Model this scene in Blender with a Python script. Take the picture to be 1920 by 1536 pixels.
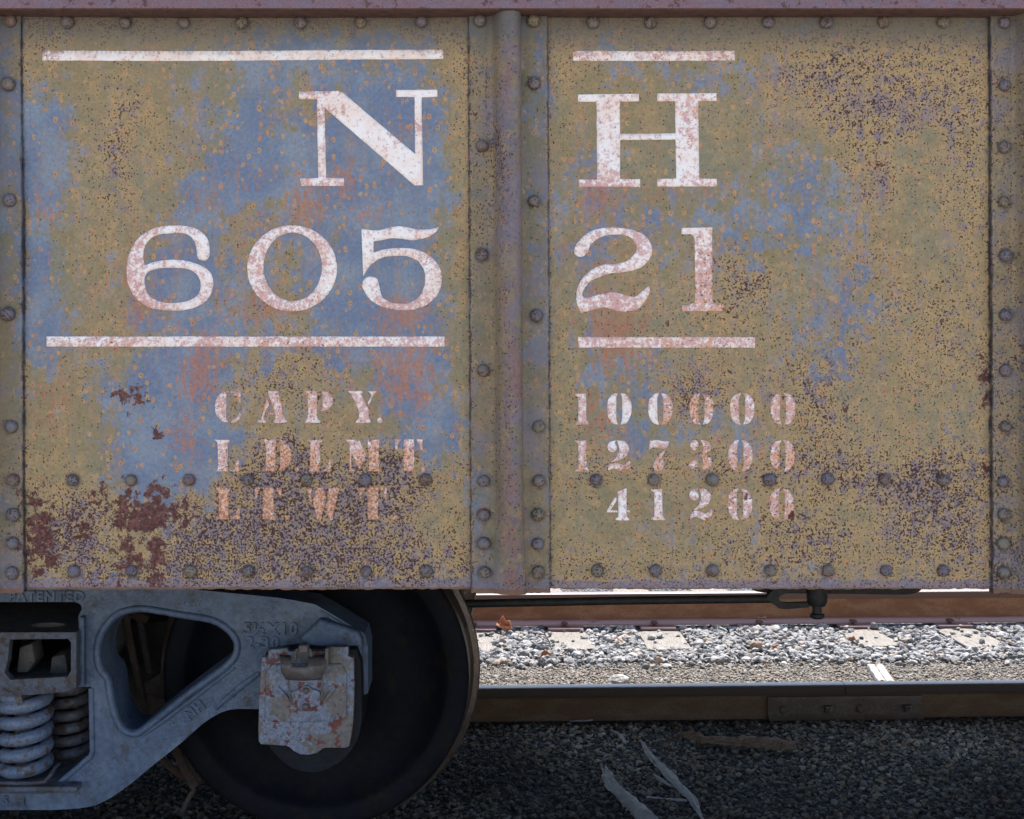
import bpy, bmesh, math, random
import numpy as np
from mathutils import Vector, Matrix
from mathutils.geometry import tessellate_polygon, delaunay_2d_cdt

for o in list(bpy.data.objects):
    bpy.data.objects.remove(o)
SC = bpy.context.scene
COL = SC.collection
R = math.radians

# ------------------------------------------------------------------ camera
F, CX, CY = 2511.0, 880.0, 665.0          # focal length / principal point in photo pixels
CAMZ, D0 = 1.297, 2.96                    # height over rail top, distance to the car side
cam_d = bpy.data.cameras.new('camera')
cam = bpy.data.objects.new('camera', cam_d)
COL.objects.link(cam)
cam.location = (0, -D0, CAMZ)
cam.rotation_euler = (R(90), 0, 0)
cam_d.sensor_width = 36
cam_d.lens = F / 1920 * 36
cam_d.shift_x = (960 - CX) / 1920
cam_d.shift_y = -(768 - CY) / 1920
cam_d.clip_end = 2000
cam_d.clip_start = 0.05
SC.camera = cam

# ------------------------------------------------------------------ light
SUN_EL, SUN_AZ = R(60), R(16)             # azimuth clockwise from +Y
w = bpy.data.worlds.new('World')
SC.world = w
w.use_nodes = True
wn = w.node_tree
sky = wn.nodes.new('ShaderNodeTexSky')
sky.sky_type = 'NISHITA'
sky.sun_disc = False
sky.sun_elevation = SUN_EL
sky.sun_rotation = SUN_AZ
bg = wn.nodes['Background']
bg.inputs[1].default_value = 0.12
wn.links.new(sky.outputs[0], bg.inputs[0])
sl = bpy.data.lights.new('sun', 'SUN')
sl.energy = 3.2
sl.angle = R(0.5)
sl.color = (1, 0.95, 0.88)
so = bpy.data.objects.new('sun', sl)
COL.objects.link(so)
sd = Vector((math.sin(SUN_AZ) * math.cos(SUN_EL), math.cos(SUN_AZ) * math.cos(SUN_EL), math.sin(SUN_EL)))
so.rotation_euler = (-sd).to_track_quat('-Z', 'Y').to_euler()
so.location = sd * 20
SC.view_settings.view_transform = 'Standard'
SC.view_settings.look = 'None'
SC.view_settings.gamma = 1
SC.view_settings.exposure = 1.52

# ------------------------------------------------------------------ helpers
def P(x, y, Y):
    """photo pixel on the vertical plane at depth Y -> world point"""
    d = (Y + D0) / F
    return Vector(((x - CX) * d, Y, CAMZ - (y - CY) * d))

def G(x, y, z):
    """photo pixel on the horizontal plane z -> world point"""
    d = (CAMZ - z) / (y - CY)
    return Vector(((x - CX) * d, d * F - D0, z))

def tag(o, label=None, cat=None, group=None, kind=None):
    if label: o['label'] = label
    if cat: o['category'] = cat
    if group: o['group'] = group
    if kind: o['kind'] = kind
    return o

def empty(name, loc=(0, 0, 0)):
    o = bpy.data.objects.new(name, None)
    COL.objects.link(o)
    o.location = loc
    o.empty_display_size = 0.1
    return o

def link(name, me, mat, parent=None):
    o = bpy.data.objects.new(name, me)
    COL.objects.link(o)
    if mat and not me.materials:
        me.materials.append(mat)
    if parent: o.parent = parent
    return o

def dup(o, parent=None, off=None):
    c = o.copy()
    COL.objects.link(c)
    if parent: c.parent = parent
    if off: c.location = o.location + Vector(off)
    return c

class MB:
    def __init__(s): s.v = []; s.f = []; s.sm = []
    def add(s, vs, fs, smooth=False):
        k = len(s.v)
        s.v += [tuple(p) for p in vs]
        s.f += [tuple(i + k for i in f) for f in fs]
        s.sm += [smooth] * len(fs)
        return s
    def box(s, a, b):
        x0, y0, z0 = a; x1, y1, z1 = b
        return s.add([(x0, y0, z0), (x1, y0, z0), (x1, y1, z0), (x0, y1, z0), (x0, y0, z1), (x1, y0, z1), (x1, y1, z1), (x0, y1, z1)],
                     [(0, 3, 2, 1), (4, 5, 6, 7), (0, 1, 5, 4), (1, 2, 6, 5), (2, 3, 7, 6), (3, 0, 4, 7)])
    def tube(s, pts, r, n=12, cap=True, sq=None):
        pts = [Vector(p) for p in pts]
        if not hasattr(r, '__len__'): r = [r] * len(pts)
        vs, fs = [], []
        up = None
        for i, p in enumerate(pts):
            t = (pts[min(i + 1, len(pts) - 1)] - pts[max(i - 1, 0)]).normalized()
            if up is None:
                up = Vector((0, 0, 1)) if abs(t.z) < .9 else Vector((0, 1, 0))
            a = t.cross(up).normalized(); b = a.cross(t).normalized(); up = b
            for k in range(n):
                th = 2 * math.pi * k / n
                vs.append(p + a * (math.cos(th) * r[i]) + b * (math.sin(th) * r[i] * (sq or 1)))
        for i in range(len(pts) - 1):
            for k in range(n):
                k2 = (k + 1) % n
                fs.append((i * n + k, i * n + k2, (i + 1) * n + k2, (i + 1) * n + k))
        s.add(vs, fs, True)
        if cap:
            s.add(vs[:n], [tuple(range(n - 1, -1, -1))]); s.add(vs[-n:], [tuple(range(n))])
        return s
    def prism(s, loops, Y0, Y1, pix=True, Yp=None):
        """outline loops (first outer, others holes) extruded along Y; pixel outlines are read at Y0 (or Yp)"""
        L = []
        for lp in loops:
            L.append([P(x, y, Y0 if Yp is None else Yp) if pix else Vector((x, 0, y)) for x, y in lp])
        tris = tessellate_polygon([[Vector((p.x, p.z, 0)) for p in lp] for lp in L])
        flat = [p for lp in L for p in lp]
        n = len(flat)
        vs = [(p.x, Y0, p.z) for p in flat] + [(p.x, Y1, p.z) for p in flat]
        fs = [tuple(t) for t in tris] + [tuple(i + n for i in reversed(t)) for t in tris]
        k = 0
        for lp in L:
            m = len(lp)
            for i in range(m):
                j = (i + 1) % m
                fs.append((k + i, k + j, k + n + j, k + n + i))
            k += m
        return s.add(vs, fs)
    def lathe(s, prof, c, n=96):
        """profile [(radius, Y)] spun about the Y axis through c=(X,Z)"""
        vs, fs = [], []
        for r, y in prof:
            for k in range(n):
                a = 2 * math.pi * k / n
                vs.append((c[0] + r * math.cos(a), y, c[1] + r * math.sin(a)))
        for i in range(len(prof) - 1):
            for k in range(n):
                k2 = (k + 1) % n
                fs.append((i * n + k, i * n + k2, (i + 1) * n + k2, (i + 1) * n + k))
        return s.add(vs, fs, True)
    def build(s, name, mat, parent=None, bevel=0, seg=2, angle=35, smooth_all=False, dissolve=False):
        me = bpy.data.meshes.new(name)
        me.from_pydata(s.v, [], s.f)
        bm = bmesh.new(); bm.from_mesh(me)
        for f, q in zip(bm.faces, s.sm): f.smooth = q or smooth_all or bevel > 0
        bmesh.ops.remove_doubles(bm, verts=bm.verts, dist=1e-5)
        if dissolve:
            bmesh.ops.dissolve_limit(bm, angle_limit=R(2), verts=bm.verts, edges=bm.edges)
        bmesh.ops.recalc_face_normals(bm, faces=bm.faces)
        if bevel:
            es = [e for e in bm.edges if len(e.link_faces) == 2 and e.calc_face_angle(0) > R(angle)]
            bmesh.ops.bevel(bm, geom=es, offset=bevel, segments=seg, profile=.5, affect='EDGES', clamp_overlap=True)
        for f in bm.faces:
            if bevel: f.smooth = True
        bm.to_mesh(me); bm.free()
        me.set_sharp_from_angle(angle=R(38))
        return link(name, me, mat, parent)

def smooth_path(pts, n=6):
    """closed outline; entries (x,y) are smooth, (x,y,1) are corners"""
    N = len(pts); out = []
    for i in range(N):
        p0, p1, p2, p3 = pts[i - 1], pts[i], pts[(i + 1) % N], pts[(i + 2) % N]
        c1, c2 = len(p1) > 2, len(p2) > 2
        if c1 and c2:
            out.append((p1[0], p1[1])); continue
        a, b = np.array(p1[:2], float), np.array(p2[:2], float)
        m1 = (b - np.array(p0[:2])) * .5 if not c1 else (b - a)
        m2 = (np.array(p3[:2]) - a) * .5 if not c2 else (b - a)
        L = np.linalg.norm(b - a)
        for m in (m1, m2):
            l = np.linalg.norm(m)
            if l > 1.4 * L: m *= 1.4 * L / l
        for k in range(n):
            t = k / n
            h = (2*t**3 - 3*t*t + 1) * a + (t**3 - 2*t*t + t) * m1 + (-2*t**3 + 3*t*t) * b + (t**3 - t*t) * m2
            out.append(tuple(h))
    return out

def vnoise(x, y, seed=0):
    x = np.asarray(x, float); y = np.asarray(y, float)
    xi = np.floor(x).astype(int); yi = np.floor(y).astype(int)
    fx = x - xi; fy = y - yi
    fx = fx * fx * (3 - 2 * fx); fy = fy * fy * (3 - 2 * fy)
    def h(a, b):
        v = np.sin(a * 127.1 + b * 311.7 + seed * 74.7) * 43758.5453
        return v - np.floor(v)
    return (h(xi, yi) * (1 - fx) + h(xi + 1, yi) * fx) * (1 - fy) + (h(xi, yi + 1) * (1 - fx) + h(xi + 1, yi + 1) * fx) * fy

# ------------------------------------------------------------------ wear maps of the car side (40 px cells)
BM = """
5112222223333333333321 5663 3344334334455544455542
5211114334567888877741 4246 2355443322222222222222
6212222343467776655631 4246 2345564566522222122212
6361123443456667787751 3347 1256557755411111111211
6673112344566543678861 3236 1122222224311111111111
6884112245776677888872 3235 1233111113521111122211
6885211334788887888872 2223 3543212223554112233211
6883311236888888888872 2234 4654222244566543311221
5882211376777878888872 2236 4665444555667643221221
5763222377535567778862 2235 5665666666777753233221
4763222577446557778851 2124 5665656676776653234222
3762334788566467788851 3125 6653556665455544134321
3762334787566377888851 3125 4643343534345664123321
3763235788664368787862 3124 2543343223346765122231
3873335777765467777762 3126 2633322124566664211221
3783324677875457888862 4125 2733322222357754322222
2573445888644236667873 4225 2866655334456643322222
2333568887643223556883 4224 1866643333335542232222
2223577887643322335884 3224 1357643433333223233222
3322467888742322246885 3223 1346666655332223333322
2212468888742232345774 3323 1357654455332332222222
2211358887521111222243 5323 1222222222222221222222
3212357876311111111122 5333 1111112222223322222222
4211134543211111111122 4333 1123333333322233222122
4221112432111111111112 4323 1224554333322222221122
4322112321111111111222 4333 1234434333322222221122
4444333332222222333333 5544 3344444444444444333333
5666666656666666666665 6666 6666666666666666666666
"""
RM = """
5877776666777777777777 3223 6666555555665544445544
2664334333223333222346 3413 5444444444555555555556
3342222111111122111236 4524 5423323444567777666665
2532353311112442111126 5513 4222224233778777777665
1411366433212344211125 5613 3233344334557787877766
2313465443211322111125 5712 4232234333456777667656
1212674432111121111114 4812 3223323322222566336755
1212674443111111111113 5812 3222322222222667446645
1223553333222221111113 5712 2222222222222465335645
2223453332333321121123 5623 2332222222223443334655
1123443222443322122224 4523 3333333332222454334555
1112342222444333223334 3513 2233334454222566444455
1112342222334332222334 3513 3333345578442454445455
1122433223434342223223 2513 3343445678433556555556
1112454322445543333223 2513 4333454554444455566556
1122333222334454222122 2423 4333445544555565556556
1234423223456766322112 3523 4333356443457644555667
1243334323567765333323 3533 4332468644578544656456
3233222233555555322223 3523 5333379854568544444566
3333222223444434222224 3523 4322244334457655444556
4443222222477875466644 3533 4333344555576666555566
3444322223689998889755 2423 5666777777888888998776
4457522335789998999855 2433 5433344455566678998976
4479764679999999998645 3423 4323333444566547998865
4599865699999999887645 3413 4333444566778656878866
4899865799989999999868 3334 6776555566777766677778
4578876888888888888878 5445 5566666666666555556677
6777777777777777777777 6666 6666666666666666666666
"""
def parse(m):
    rows = [''.join(r.split()) for r in m.strip().splitlines()]
    return np.array([[int(c) for c in r] for r in rows], float) / 9.0
BMAP, RMAP = parse(BM), parse(RM)
SPOT_S = [(250,500,26,60,.6),(600,470,22,50,.55),(540,440,60,14,.6),(520,565,70,18,.6),(780,560,50,20,.55),(200,640,110,12,.65),(650,641,130,12,.55),(1200,450,30,50,.6),(1110,560,40,30,.55),(1320,540,25,60,.5),(1370,642,50,12,.6),(1150,642,60,12,.5),(430,765,30,30,.5),(510,770,30,30,.5),(300,450,110,80,.36),(480,420,80,70,.46),(330,610,110,30,.42),(450,330,70,60,.42),(560,650,130,35,.4),(170,560,60,80,.34),(690,770,60,60,.55),(600,300,40,50,.3),(1180,360,100,40,.5),(1250,420,60,60,.3),(1060,600,30,60,.4),(800,480,40,60,.35),(240,690,80,30,.3),(1180,560,60,40,.5),(90,400,30,45,.6),(85,500,22,60,.5),(380,370,60,60,.45),(575,385,50,60,.85),(690,400,50,30,.6),(750,590,70,45,.9),(500,580,60,45,.8),
          (270,570,50,40,.7),(380,690,45,70,.95),(760,700,70,80,.85),(640,690,60,60,.5),(860,440,20,90,.5),(100,760,50,80,.6),(130,650,80,50,.4),
          (350,810,40,60,.7),(1130,370,50,60,.85),(1150,600,60,60,1),(1140,480,60,80,.5),(1320,360,60,40,.5),(1110,780,30,80,.7),(1150,665,60,40,.8),
          (1310,450,35,60,.4),(1300,720,70,50,.45),(250,330,50,60,.3),(640,340,30,50,.7),(420,560,40,40,.5),(620,800,60,40,.3),(720,200,20,20,.4),(770,250,50,20,.5),
          (1620,350,60,40,.4),(1700,500,100,60,.3)]
SPOT_D = [(75,1005,34,75,1),(285,965,60,38,1),(240,965,35,45,.9),(300,935,30,30,.9),(240,1045,34,60,.75),(292,1055,22,60,.85),(240,740,34,22,.75),
          (262,752,22,18,.85),(292,815,14,16,.85),(62,945,22,34,.7),(1850,700,10,70,.6),(1640,318,12,24,.6),(1846,886,9,9,1),(150,1000,40,40,.6),
          (190,940,30,60,.5),(1248,600,5,10,.9),(1400,940,7,8,1),(1480,965,8,10,.9),(1594,760,6,12,.8)]
def masks(X, Z):
    X = np.asarray(X, float); Z = np.asarray(Z, float)
    px = CX + X * F / D0
    py = CY + (CAMZ - Z) * F / D0
    wx = (vnoise(px / 34, py / 34, 1) - .5) * 40 + (vnoise(px / 13, py / 13, 2) - .5) * 18
    wy = (vnoise(px / 30, py / 50, 3) - .5) * 50 + (vnoise(px / 12, py / 20, 4) - .5) * 24
    def samp(M):
        gx = np.clip((px + wx - 20) / 40, 0, 46.999); gy = np.clip((py + wy - 40) / 40, 0, 26.999)
        i = gx.astype(int); j = gy.astype(int); fx = gx - i; fy = gy - j
        return (M[j, i] * (1 - fx) + M[j, i + 1] * fx) * (1 - fy) + (M[j + 1, i] * (1 - fx) + M[j + 1, i + 1] * fx) * fy
    B, Rr = samp(BMAP), samp(RMAP)
    B = np.where(px > 1030, B * .86, B)
    def spots(L):
        s = np.zeros_like(px)
        for (x, y, a, b, k) in L:
            d = ((px + wx * .5 - x) / a) ** 2 + ((py + wy * .5 - y) / b) ** 2
            s = np.maximum(s, k * np.exp(-d * .8))
        return s
    S, Dd = spots(SPOT_S), spots(SPOT_D)
    # rust creeps along the seams beside the posts
    e = np.zeros_like(px)
    for sx in (46, 883, 1030, 1856):
        e = np.maximum(e, np.exp(-((px - sx - (py - 560) * .005) / 9.0) ** 2) * .75 * (vnoise(py / 22 + sx, py * 0, 7) > .25))
    Rr = np.clip(np.maximum(Rr, e), 0, 1)
    # blistered band along the bottom edge
    edge = np.clip((py + wy * .12 - 1082) / 12, 0, 1)
    edge = np.maximum(edge, spots([(1470,150,75,40,.62),(1560,170,60,45,.52),(1630,200,90,34,.62),(1720,215,60,34,.62),(1785,265,18,90,.6),(1640,350,42,40,.55),(1500,225,60,30,.45),
        (1590,560,30,60,.5),(1780,420,30,50,.45),(1240,745,50,40,.5),(1450,710,50,50,.5),(1640,700,26,34,.5),(1380,890,120,22,.42),(1680,930,110,30,.5),(1670,990,30,50,.55),
        (1340,520,26,60,.5),(150,950,70,40,.42),(420,1000,120,50,.4),(700,900,100,40,.4),(760,1000,120,60,.42),(560,960,120,40,.38),(300,1060,200,30,.4),(170,280,30,60,.35),(200,330,30,40,.4)]))
    return B, Rr, S, Dd, edge

RV_POST_L = [(20,40),(17,159),(19,376),(16,589),(22,800),(26,900),(26,965),(25,1018),(24,1074)]
RV_POST_M = [(900,40),(904,274),(904,478),(906,695),(907,902),(907,965),(907,1019),(909,1073),
        (1000,40),(1001,157),(1001,378),(1006,592),(1010,800),(1010,902),(1008,965),(1008,1020),(1009,1073)]
RV_POST_R = [(1882,44),(1882,161),(1882,277),(1882,379),(1884,480),(1884,591),(1884,695),(1884,800),(1880,903),(1882,965),(1880,1019),(1880,1073)]
RV_L = [(128,42),(235,43),(344,42),(453,42),(563,42),(676,42),(790,40),(137,900),(246,901),(355,900),(465,900),(575,900),(685,900),(798,900),
        (138,1072),(246,1072),(357,1072),(466,1072),(576,1072),(686,1072),(799,1072)]
RV_R = [(1112,42),(1220,42),(1332,42),(1440,42),(1549,42),(1656,42),(1768,42),(1117,900),(1226,900),(1336,900),(1443,900),(1552,898),(1659,899),(1768,900),
        (1120,1070),(1229,1070),(1336,1070),(1445,1070),(1552,1070),(1661,1070),(1768,1070)]
def grime_shade(X, Z):
    """collars of dirt and painted shading round the rivets, and their rust trails"""
    px = CX + np.asarray(X, float) * F / D0; py = CY + (CAMZ - np.asarray(Z, float)) * F / D0
    g = np.zeros_like(px)
    for i, (x, y) in enumerate(RV_POST_L + RV_POST_M + RV_POST_R + RV_L + RV_R):
        h = (math.sin(i * 12.9898) * 43758.5) % 1
        k = .45 + .5 * h
        d = np.hypot(px - x, py - y - 1)
        g = np.maximum(g, k * np.exp(-((d - 12) / 5.5) ** 2))  # collar: dirt and painted shading in one mask
        L = 25 + 60 * ((h * 7) % 1)
        dy = (py - y - 8) / L
        g = np.maximum(g, .75 * ((h * 13) % 1) * np.exp(-((px - x - 2 * np.sin(py / 9)) / 6.0) ** 2) * np.clip(1 - dy, 0, 1) * (dy > 0))
    return g
def set_masks(me, X, Z, rib=None):
    B, Rr, S, Dd, E = masks(X, Z)
    n = len(B)
    a = me.attributes.new('m1', 'FLOAT_COLOR', 'POINT')
    c = np.stack([B, Rr, S, np.ones(n)], 1).astype(np.float32)
    a.data.foreach_set('color', c.ravel())
    a = me.attributes.new('m2', 'FLOAT_COLOR', 'POINT')
    rb = np.zeros(n) if rib is None else rib
    c = np.stack([Dd, E, rb, grime_shade(X, Z)], 1).astype(np.float32)
    a.data.foreach_set('color', c.ravel())

def warp(X, Z):
    """gentle buckling of the old sheet (metres, towards the camera is negative)"""
    X = np.asarray(X, float); Z = np.asarray(Z, float)
    return (vnoise(X * 3.1 + 5, Z * 2.7 + 3, 11) - .5) * .011 + (vnoise(X * 8 + 1, Z * 7, 12) - .5) * .0045 + (vnoise(X * 19, Z * 17, 13) - .5) * .0012 + .005

# ------------------------------------------------------------------ node helper
class NT:
    def __init__(s, name):
        s.m = bpy.data.materials.new(name); s.m.use_nodes = True
        s.t = s.m.node_tree; s.b = s.t.nodes['Principled BSDF']
        s.out = s.t.nodes['Material Output']
        s.tc = s.t.nodes.new('ShaderNodeTexCoord')
        s.obj = s.tc.outputs['Object']
    def n(s, t): return s.t.nodes.new(t)
    def put(s, sock, v):
        if isinstance(v, bpy.types.NodeSocket): s.t.links.new(v, sock)
        elif hasattr(v, '__len__'):
            sock.default_value = tuple(v) + (1,) * (len(sock.default_value) - len(v))
        else: sock.default_value = v
    def math(s, op, a, b=0.0, c=None, clamp=False):
        n = s.n('ShaderNodeMath'); n.operation = op; n.use_clamp = clamp
        s.put(n.inputs[0], a); s.put(n.inputs[1], b)
        if c is not None: s.put(n.inputs[2], c)
        return n.outputs[0]
    def mad(s, a, b, c): return s.math('MULTIPLY_ADD', a, b, c)
    def vec(s, scale=(1, 1, 1), loc=(0, 0, 0), src=None):
        n = s.n('ShaderNodeMapping'); s.put(n.inputs['Vector'], src or s.obj)
        n.inputs['Scale'].default_value = scale; n.inputs['Location'].default_value = loc
        return n.outputs[0]
    def noise(s, scale, detail=3, rough=.55, vec=None, dist=0, color=False):
        n = s.n('ShaderNodeTexNoise'); s.put(n.inputs['Vector'], vec or s.obj)
        n.inputs['Scale'].default_value = scale; n.inputs['Detail'].default_value = detail
        n.inputs['Roughness'].default_value = rough; n.inputs['Distortion'].default_value = dist
        return n.outputs[1 if color else 0]
    def vor(s, scale, vec=None, feat='F1', rnd=1):
        n = s.n('ShaderNodeTexVoronoi'); s.put(n.inputs['Vector'], vec or s.obj)
        n.feature = feat; n.inputs['Scale'].default_value = scale; n.inputs['Randomness'].default_value = rnd
        return n
    def ss(s, v, a, b, lo=0.0, hi=1.0):
        n = s.n('ShaderNodeMapRange'); n.interpolation_type = 'SMOOTHSTEP'
        s.put(n.inputs[0], v); s.put(n.inputs[1], a); s.put(n.inputs[2], b); s.put(n.inputs[3], lo); s.put(n.inputs[4], hi)
        return n.outputs[0]
    def mix(s, f, a, b):
        n = s.n('ShaderNodeMix'); n.data_type = 'RGBA'
        s.put(n.inputs[0], f); s.put(n.inputs[6], a); s.put(n.inputs[7], b)
        return n.outputs[2]
    def sep(s, c):
        n = s.n('ShaderNodeSeparateColor'); s.put(n.inputs[0], c); return n.outputs
    def attr(s, name, out='Color'):
        n = s.n('ShaderNodeAttribute'); n.attribute_name = name; return n.outputs[out]
    def bump(s, h, strength=.5, dist=.002, prev=None):
        n = s.n('ShaderNodeBump'); n.inputs['Strength'].default_value = strength; n.inputs['Distance'].default_value = dist
        s.put(n.inputs['Height'], h)
        if prev: s.put(n.inputs['Normal'], prev)
        return n.outputs[0]
    def fin(s, col, rough=.6, metal=0.0, nrm=None, spec=.5):
        s.put(s.b.inputs['Base Color'], col); s.put(s.b.inputs['Roughness'], rough); s.put(s.b.inputs['Metallic'], metal)
        s.b.inputs['Specular IOR Level'].default_value = spec
        if nrm: s.put(s.b.inputs['Normal'], nrm)
        return s.m

BLUE = (.140, .176, .258)
BLUE2 = (.205, .235, .285)
OLIVE = (.258, .194, .100)
GREEN = (.228, .196, .122)
GOLD = (.395, .258, .118)
PURP = (.180, .142, .198)
SPECK = (.034, .013, .014)
RUSTD = (.105, .030, .022)
ORANGE = (.40, .17, .085)
RED = (.36, .135, .10)

def side_paint(kind):
    s = NT('weathered_' + kind)
    if kind == 'rivet_paint':
        g = s.n('ShaderNodeNewGeometry'); s.obj = g.outputs['Position']
        oi = s.n('ShaderNodeObjectInfo')
        rnd = oi.outputs['Random']
        B = s.mad(rnd, .25, .2); Rr = s.math('FRACT', s.math('MULTIPLY', rnd, 7.3)); Rr = s.mad(Rr, .3, .55)
        S = 0.15; D = 0.0; E = 0.0; RB = 0.0
    else:
        o1, o2 = s.sep(s.attr('m1')), s.sep(s.attr('m2'))
        B, Rr, S = o1[0], o1[1], o1[2]
        D, E, RB = o2[0], o2[1], o2[2]
    n6 = s.noise(5, 4, .6)
    n25 = s.noise(26, 5, .65)
    stv = s.vec((55, 55, 6))
    st = s.noise(1, 4, .6, stv)
    fine = s.noise(230, 2, .6)
    # blue paint against oxidised olive
    b = s.mad(s.math('SUBTRACT', n25, .5), 1.5, B)
    b = s.mad(s.math('SUBTRACT', s.noise(62, 4, .7, s.vec((1, 1, .6))), .5), .5, b)
    b = s.mad(s.math('SUBTRACT', st, .5), .65, b)
    b = s.mad(s.math('SUBTRACT', fine, .5), .30, b)
    b = s.math('SUBTRACT', b, s.math('MULTIPLY', RB, .45))
    bm = s.ss(b, .36, .76)
    gold = s.ss(s.mad(Rr, .55, n25), .55, .95)
    ol = s.mix(s.ss(n6, .40, .62), OLIVE, GREEN)
    ol = s.mix(gold, ol, GOLD)
    bl = s.mix(s.ss(s.noise(9, 3), .4, .65), BLUE, BLUE2)
    col = s.mix(bm, ol, bl)
    # halo spots on the blue
    wv = s.n('ShaderNodeVectorMath'); wv.operation = 'MULTIPLY_ADD'
    s.put(wv.inputs[0], s.noise(60, 1, .5, color=True)); wv.inputs[1].default_value = (.008, .008, .008); s.put(wv.inputs[2], s.obj)
    flat = s.vec((1, .02, .8), src=wv.outputs[0])
    v = s.vor(80, flat)
    vr = s.sep(v.outputs['Color'])
    dens = s.mad(s.ss(s.math('ABSOLUTE', s.math('SUBTRACT', b, .55)), .0, .45, 1, .15), .7, s.ss(n25, .42, .62, 0, .3))
    on = s.math('LESS_THAN', vr[0], dens)
    rad = s.mad(vr[1], .16, .12)
    halo = s.math('MULTIPLY', on, s.ss(v.outputs['Distance'], rad, s.math('MULTIPLY', rad, 1.9), 1, 0))
    halo = s.math('MULTIPLY', halo, .9)
    col = s.mix(halo, col, s.mix(vr[2], (.46, .28, .12), (.48, .21, .09)))
    core = s.math('MULTIPLY', on, s.ss(v.outputs['Distance'], .06, .15, 1, 0))
    col = s.mix(s.math('MULTIPLY', core, .9), col, (.13, .045, .03))
    # red rust bleed
    red = s.mad(s.math('SUBTRACT', s.noise(110, 4, .7, s.vec((1, 1, .4))), .5), 3.4, S)
    redm = s.math('MULTIPLY', s.ss(red, .42, .95), s.ss(S, .05, .35))
    col = s.mix(s.math('MULTIPLY', redm, .78), col, s.mix(fine, ORANGE, RED))
    # lavender blistering where the rust is dense
    p = s.mad(s.math('SUBTRACT', s.noise(48, 3, .6), .5), 2.2, s.math('MULTIPLY', Rr, .88))
    p = s.math('ADD', p, s.math('MULTIPLY', RB, .55))
    pm = s.ss(p, .62, 1.02)
    E2 = s.ss(s.mad(s.math('SUBTRACT', s.noise(30, 5, .7, s.vec((1, 1, .6))), .5), 1.6, E), .30, .80)
    pm = s.math('MAXIMUM', pm, E2)
    purp = s.mix(s.ss(s.noise(90, 3), .35, .65), PURP, (.235, .175, .185))
    col = s.mix(s.math('MULTIPLY', pm, .82), col, purp)
    col = s.mix(s.math('MULTIPLY', RB, s.ss(s.noise(14, 3, .6, s.vec((1.6, 1, .5), (3, 0, 1))), .42, .60, 0, .7)), col, (.30, .135, .115))
    ob = s.ss(s.noise(100, 4, .72, s.vec((1, 1, .32), (9, 0, 5))), .545, .64)
    ob = s.math('MULTIPLY', ob, s.ss(s.noise(7, 3, .6, s.vec((1, 1, .7), (2, 0, 8))), .42, .60))
    ob = s.math('MULTIPLY', ob, s.ss(s.math('ABSOLUTE', s.math('SUBTRACT', b, .58)), .05, .55, 1, .25))
    col = s.mix(s.math('MULTIPLY', ob, .62), col, (.40, .185, .095))
    # broad mottling
    mott = s.ss(s.noise(120, 3, .7), .3, .7, .86, 1.12)
    hv = s.n('ShaderNodeHueSaturation'); s.put(hv.inputs['Color'], col); s.put(hv.inputs['Value'], mott)
    col = hv.outputs[0]
    if kind in ('sheet_paint', 'post_paint'):
        ga = s.attr('m2', 'Alpha')
        gm = s.ss(s.mad(s.math('SUBTRACT', s.noise(95, 4, .7), .5), 1.3, ga), .30, .85)
        col = s.mix(s.math('MULTIPLY', gm, .72), col, s.mix(fine, (.085, .06, .05), (.10, .085, .085)))
    # rain streaks
    stw = s.noise(1, 4, .6, s.vec((38, 38, 3.2), (4, 0, 2)))
    col = s.mix(s.ss(stw, .52, .74, 0, .38), col, (.34, .205, .125))
    col = s.mix(s.ss(stw, .30, .46, .30, 0), col, (.20, .20, .20))
    # dark pits
    sp = s.noise(215, 2.5, .62, dist=.25)
    thr = s.mad(Rr, -.232, .735)
    thr = s.math('SUBTRACT', thr, s.math('MULTIPLY', RB, .02))
    clump = s.noise(52, 3, .65)
    thr = s.mad(s.math('SUBTRACT', clump, .5), -.22, thr)
    spk = s.ss(sp, s.math('SUBTRACT', thr, .004), s.math('ADD', thr, .030))
    v2 = s.vor(140, s.vec((1, .02, 1)))
    v2c = s.sep(v2.outputs['Color'])
    dot = s.math('MULTIPLY', s.math('LESS_THAN', v2c[0], s.math('MULTIPLY', Rr, .75)), s.ss(v2.outputs['Distance'], .16, .30, 1, 0))
    spk = s.math('MAXIMUM', spk, dot)
    spk = s.math('MULTIPLY', spk, s.mad(bm, -.7, 1.0))
    scab = s.ss(s.mad(s.math('SUBTRACT', s.noise(85, 4, .7, s.vec((1, 1, 1), (7, 0, 3))), .5), 2.0, Rr), 1.28, 1.34)
    spk = s.math('MAXIMUM', spk, s.math('MULTIPLY', scab, .85))
    dcol = s.mix(fine, SPECK, (.085, .032, .026))
    if kind == 'lettering':
        base = s.mix(s.ss(s.noise(16, 4, .65), .38, .6), (.87, .70, .62), (.89, .81, .77))
        pk = s.math('MAXIMUM', s.mad(S, .9, 0), s.math('MULTIPLY', s.ss(Rr, .15, .6), .62))
        pkm = s.ss(s.mad(s.math('SUBTRACT', s.noise(95, 5, .78), .5), 3.6, s.mad(pk, .95, .27)), .40, .92)
        col = s.mix(s.math('MULTIPLY', pkm, s.ss(Rr, .5, .9, .78, .5)), base, (.55, .24, .21))
        orr = s.ss(s.mad(s.math('SUBTRACT', s.noise(85, 3, .6), .5), 2.2, Rr), .55, .88)
        col = s.mix(s.math('MULTIPLY', orr, .72), col, (.74, .31, .12))
        fl = s.ss(s.mad(s.math('SUBTRACT', s.noise(110, 3, .7), .5), 1.6, Rr), 1.16, 1.22)
        col = s.mix(fl, col, OLIVE)
        thr = s.mad(Rr, -.24, .725)
        spk = s.ss(sp, thr, s.math('ADD', thr, .03))
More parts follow.
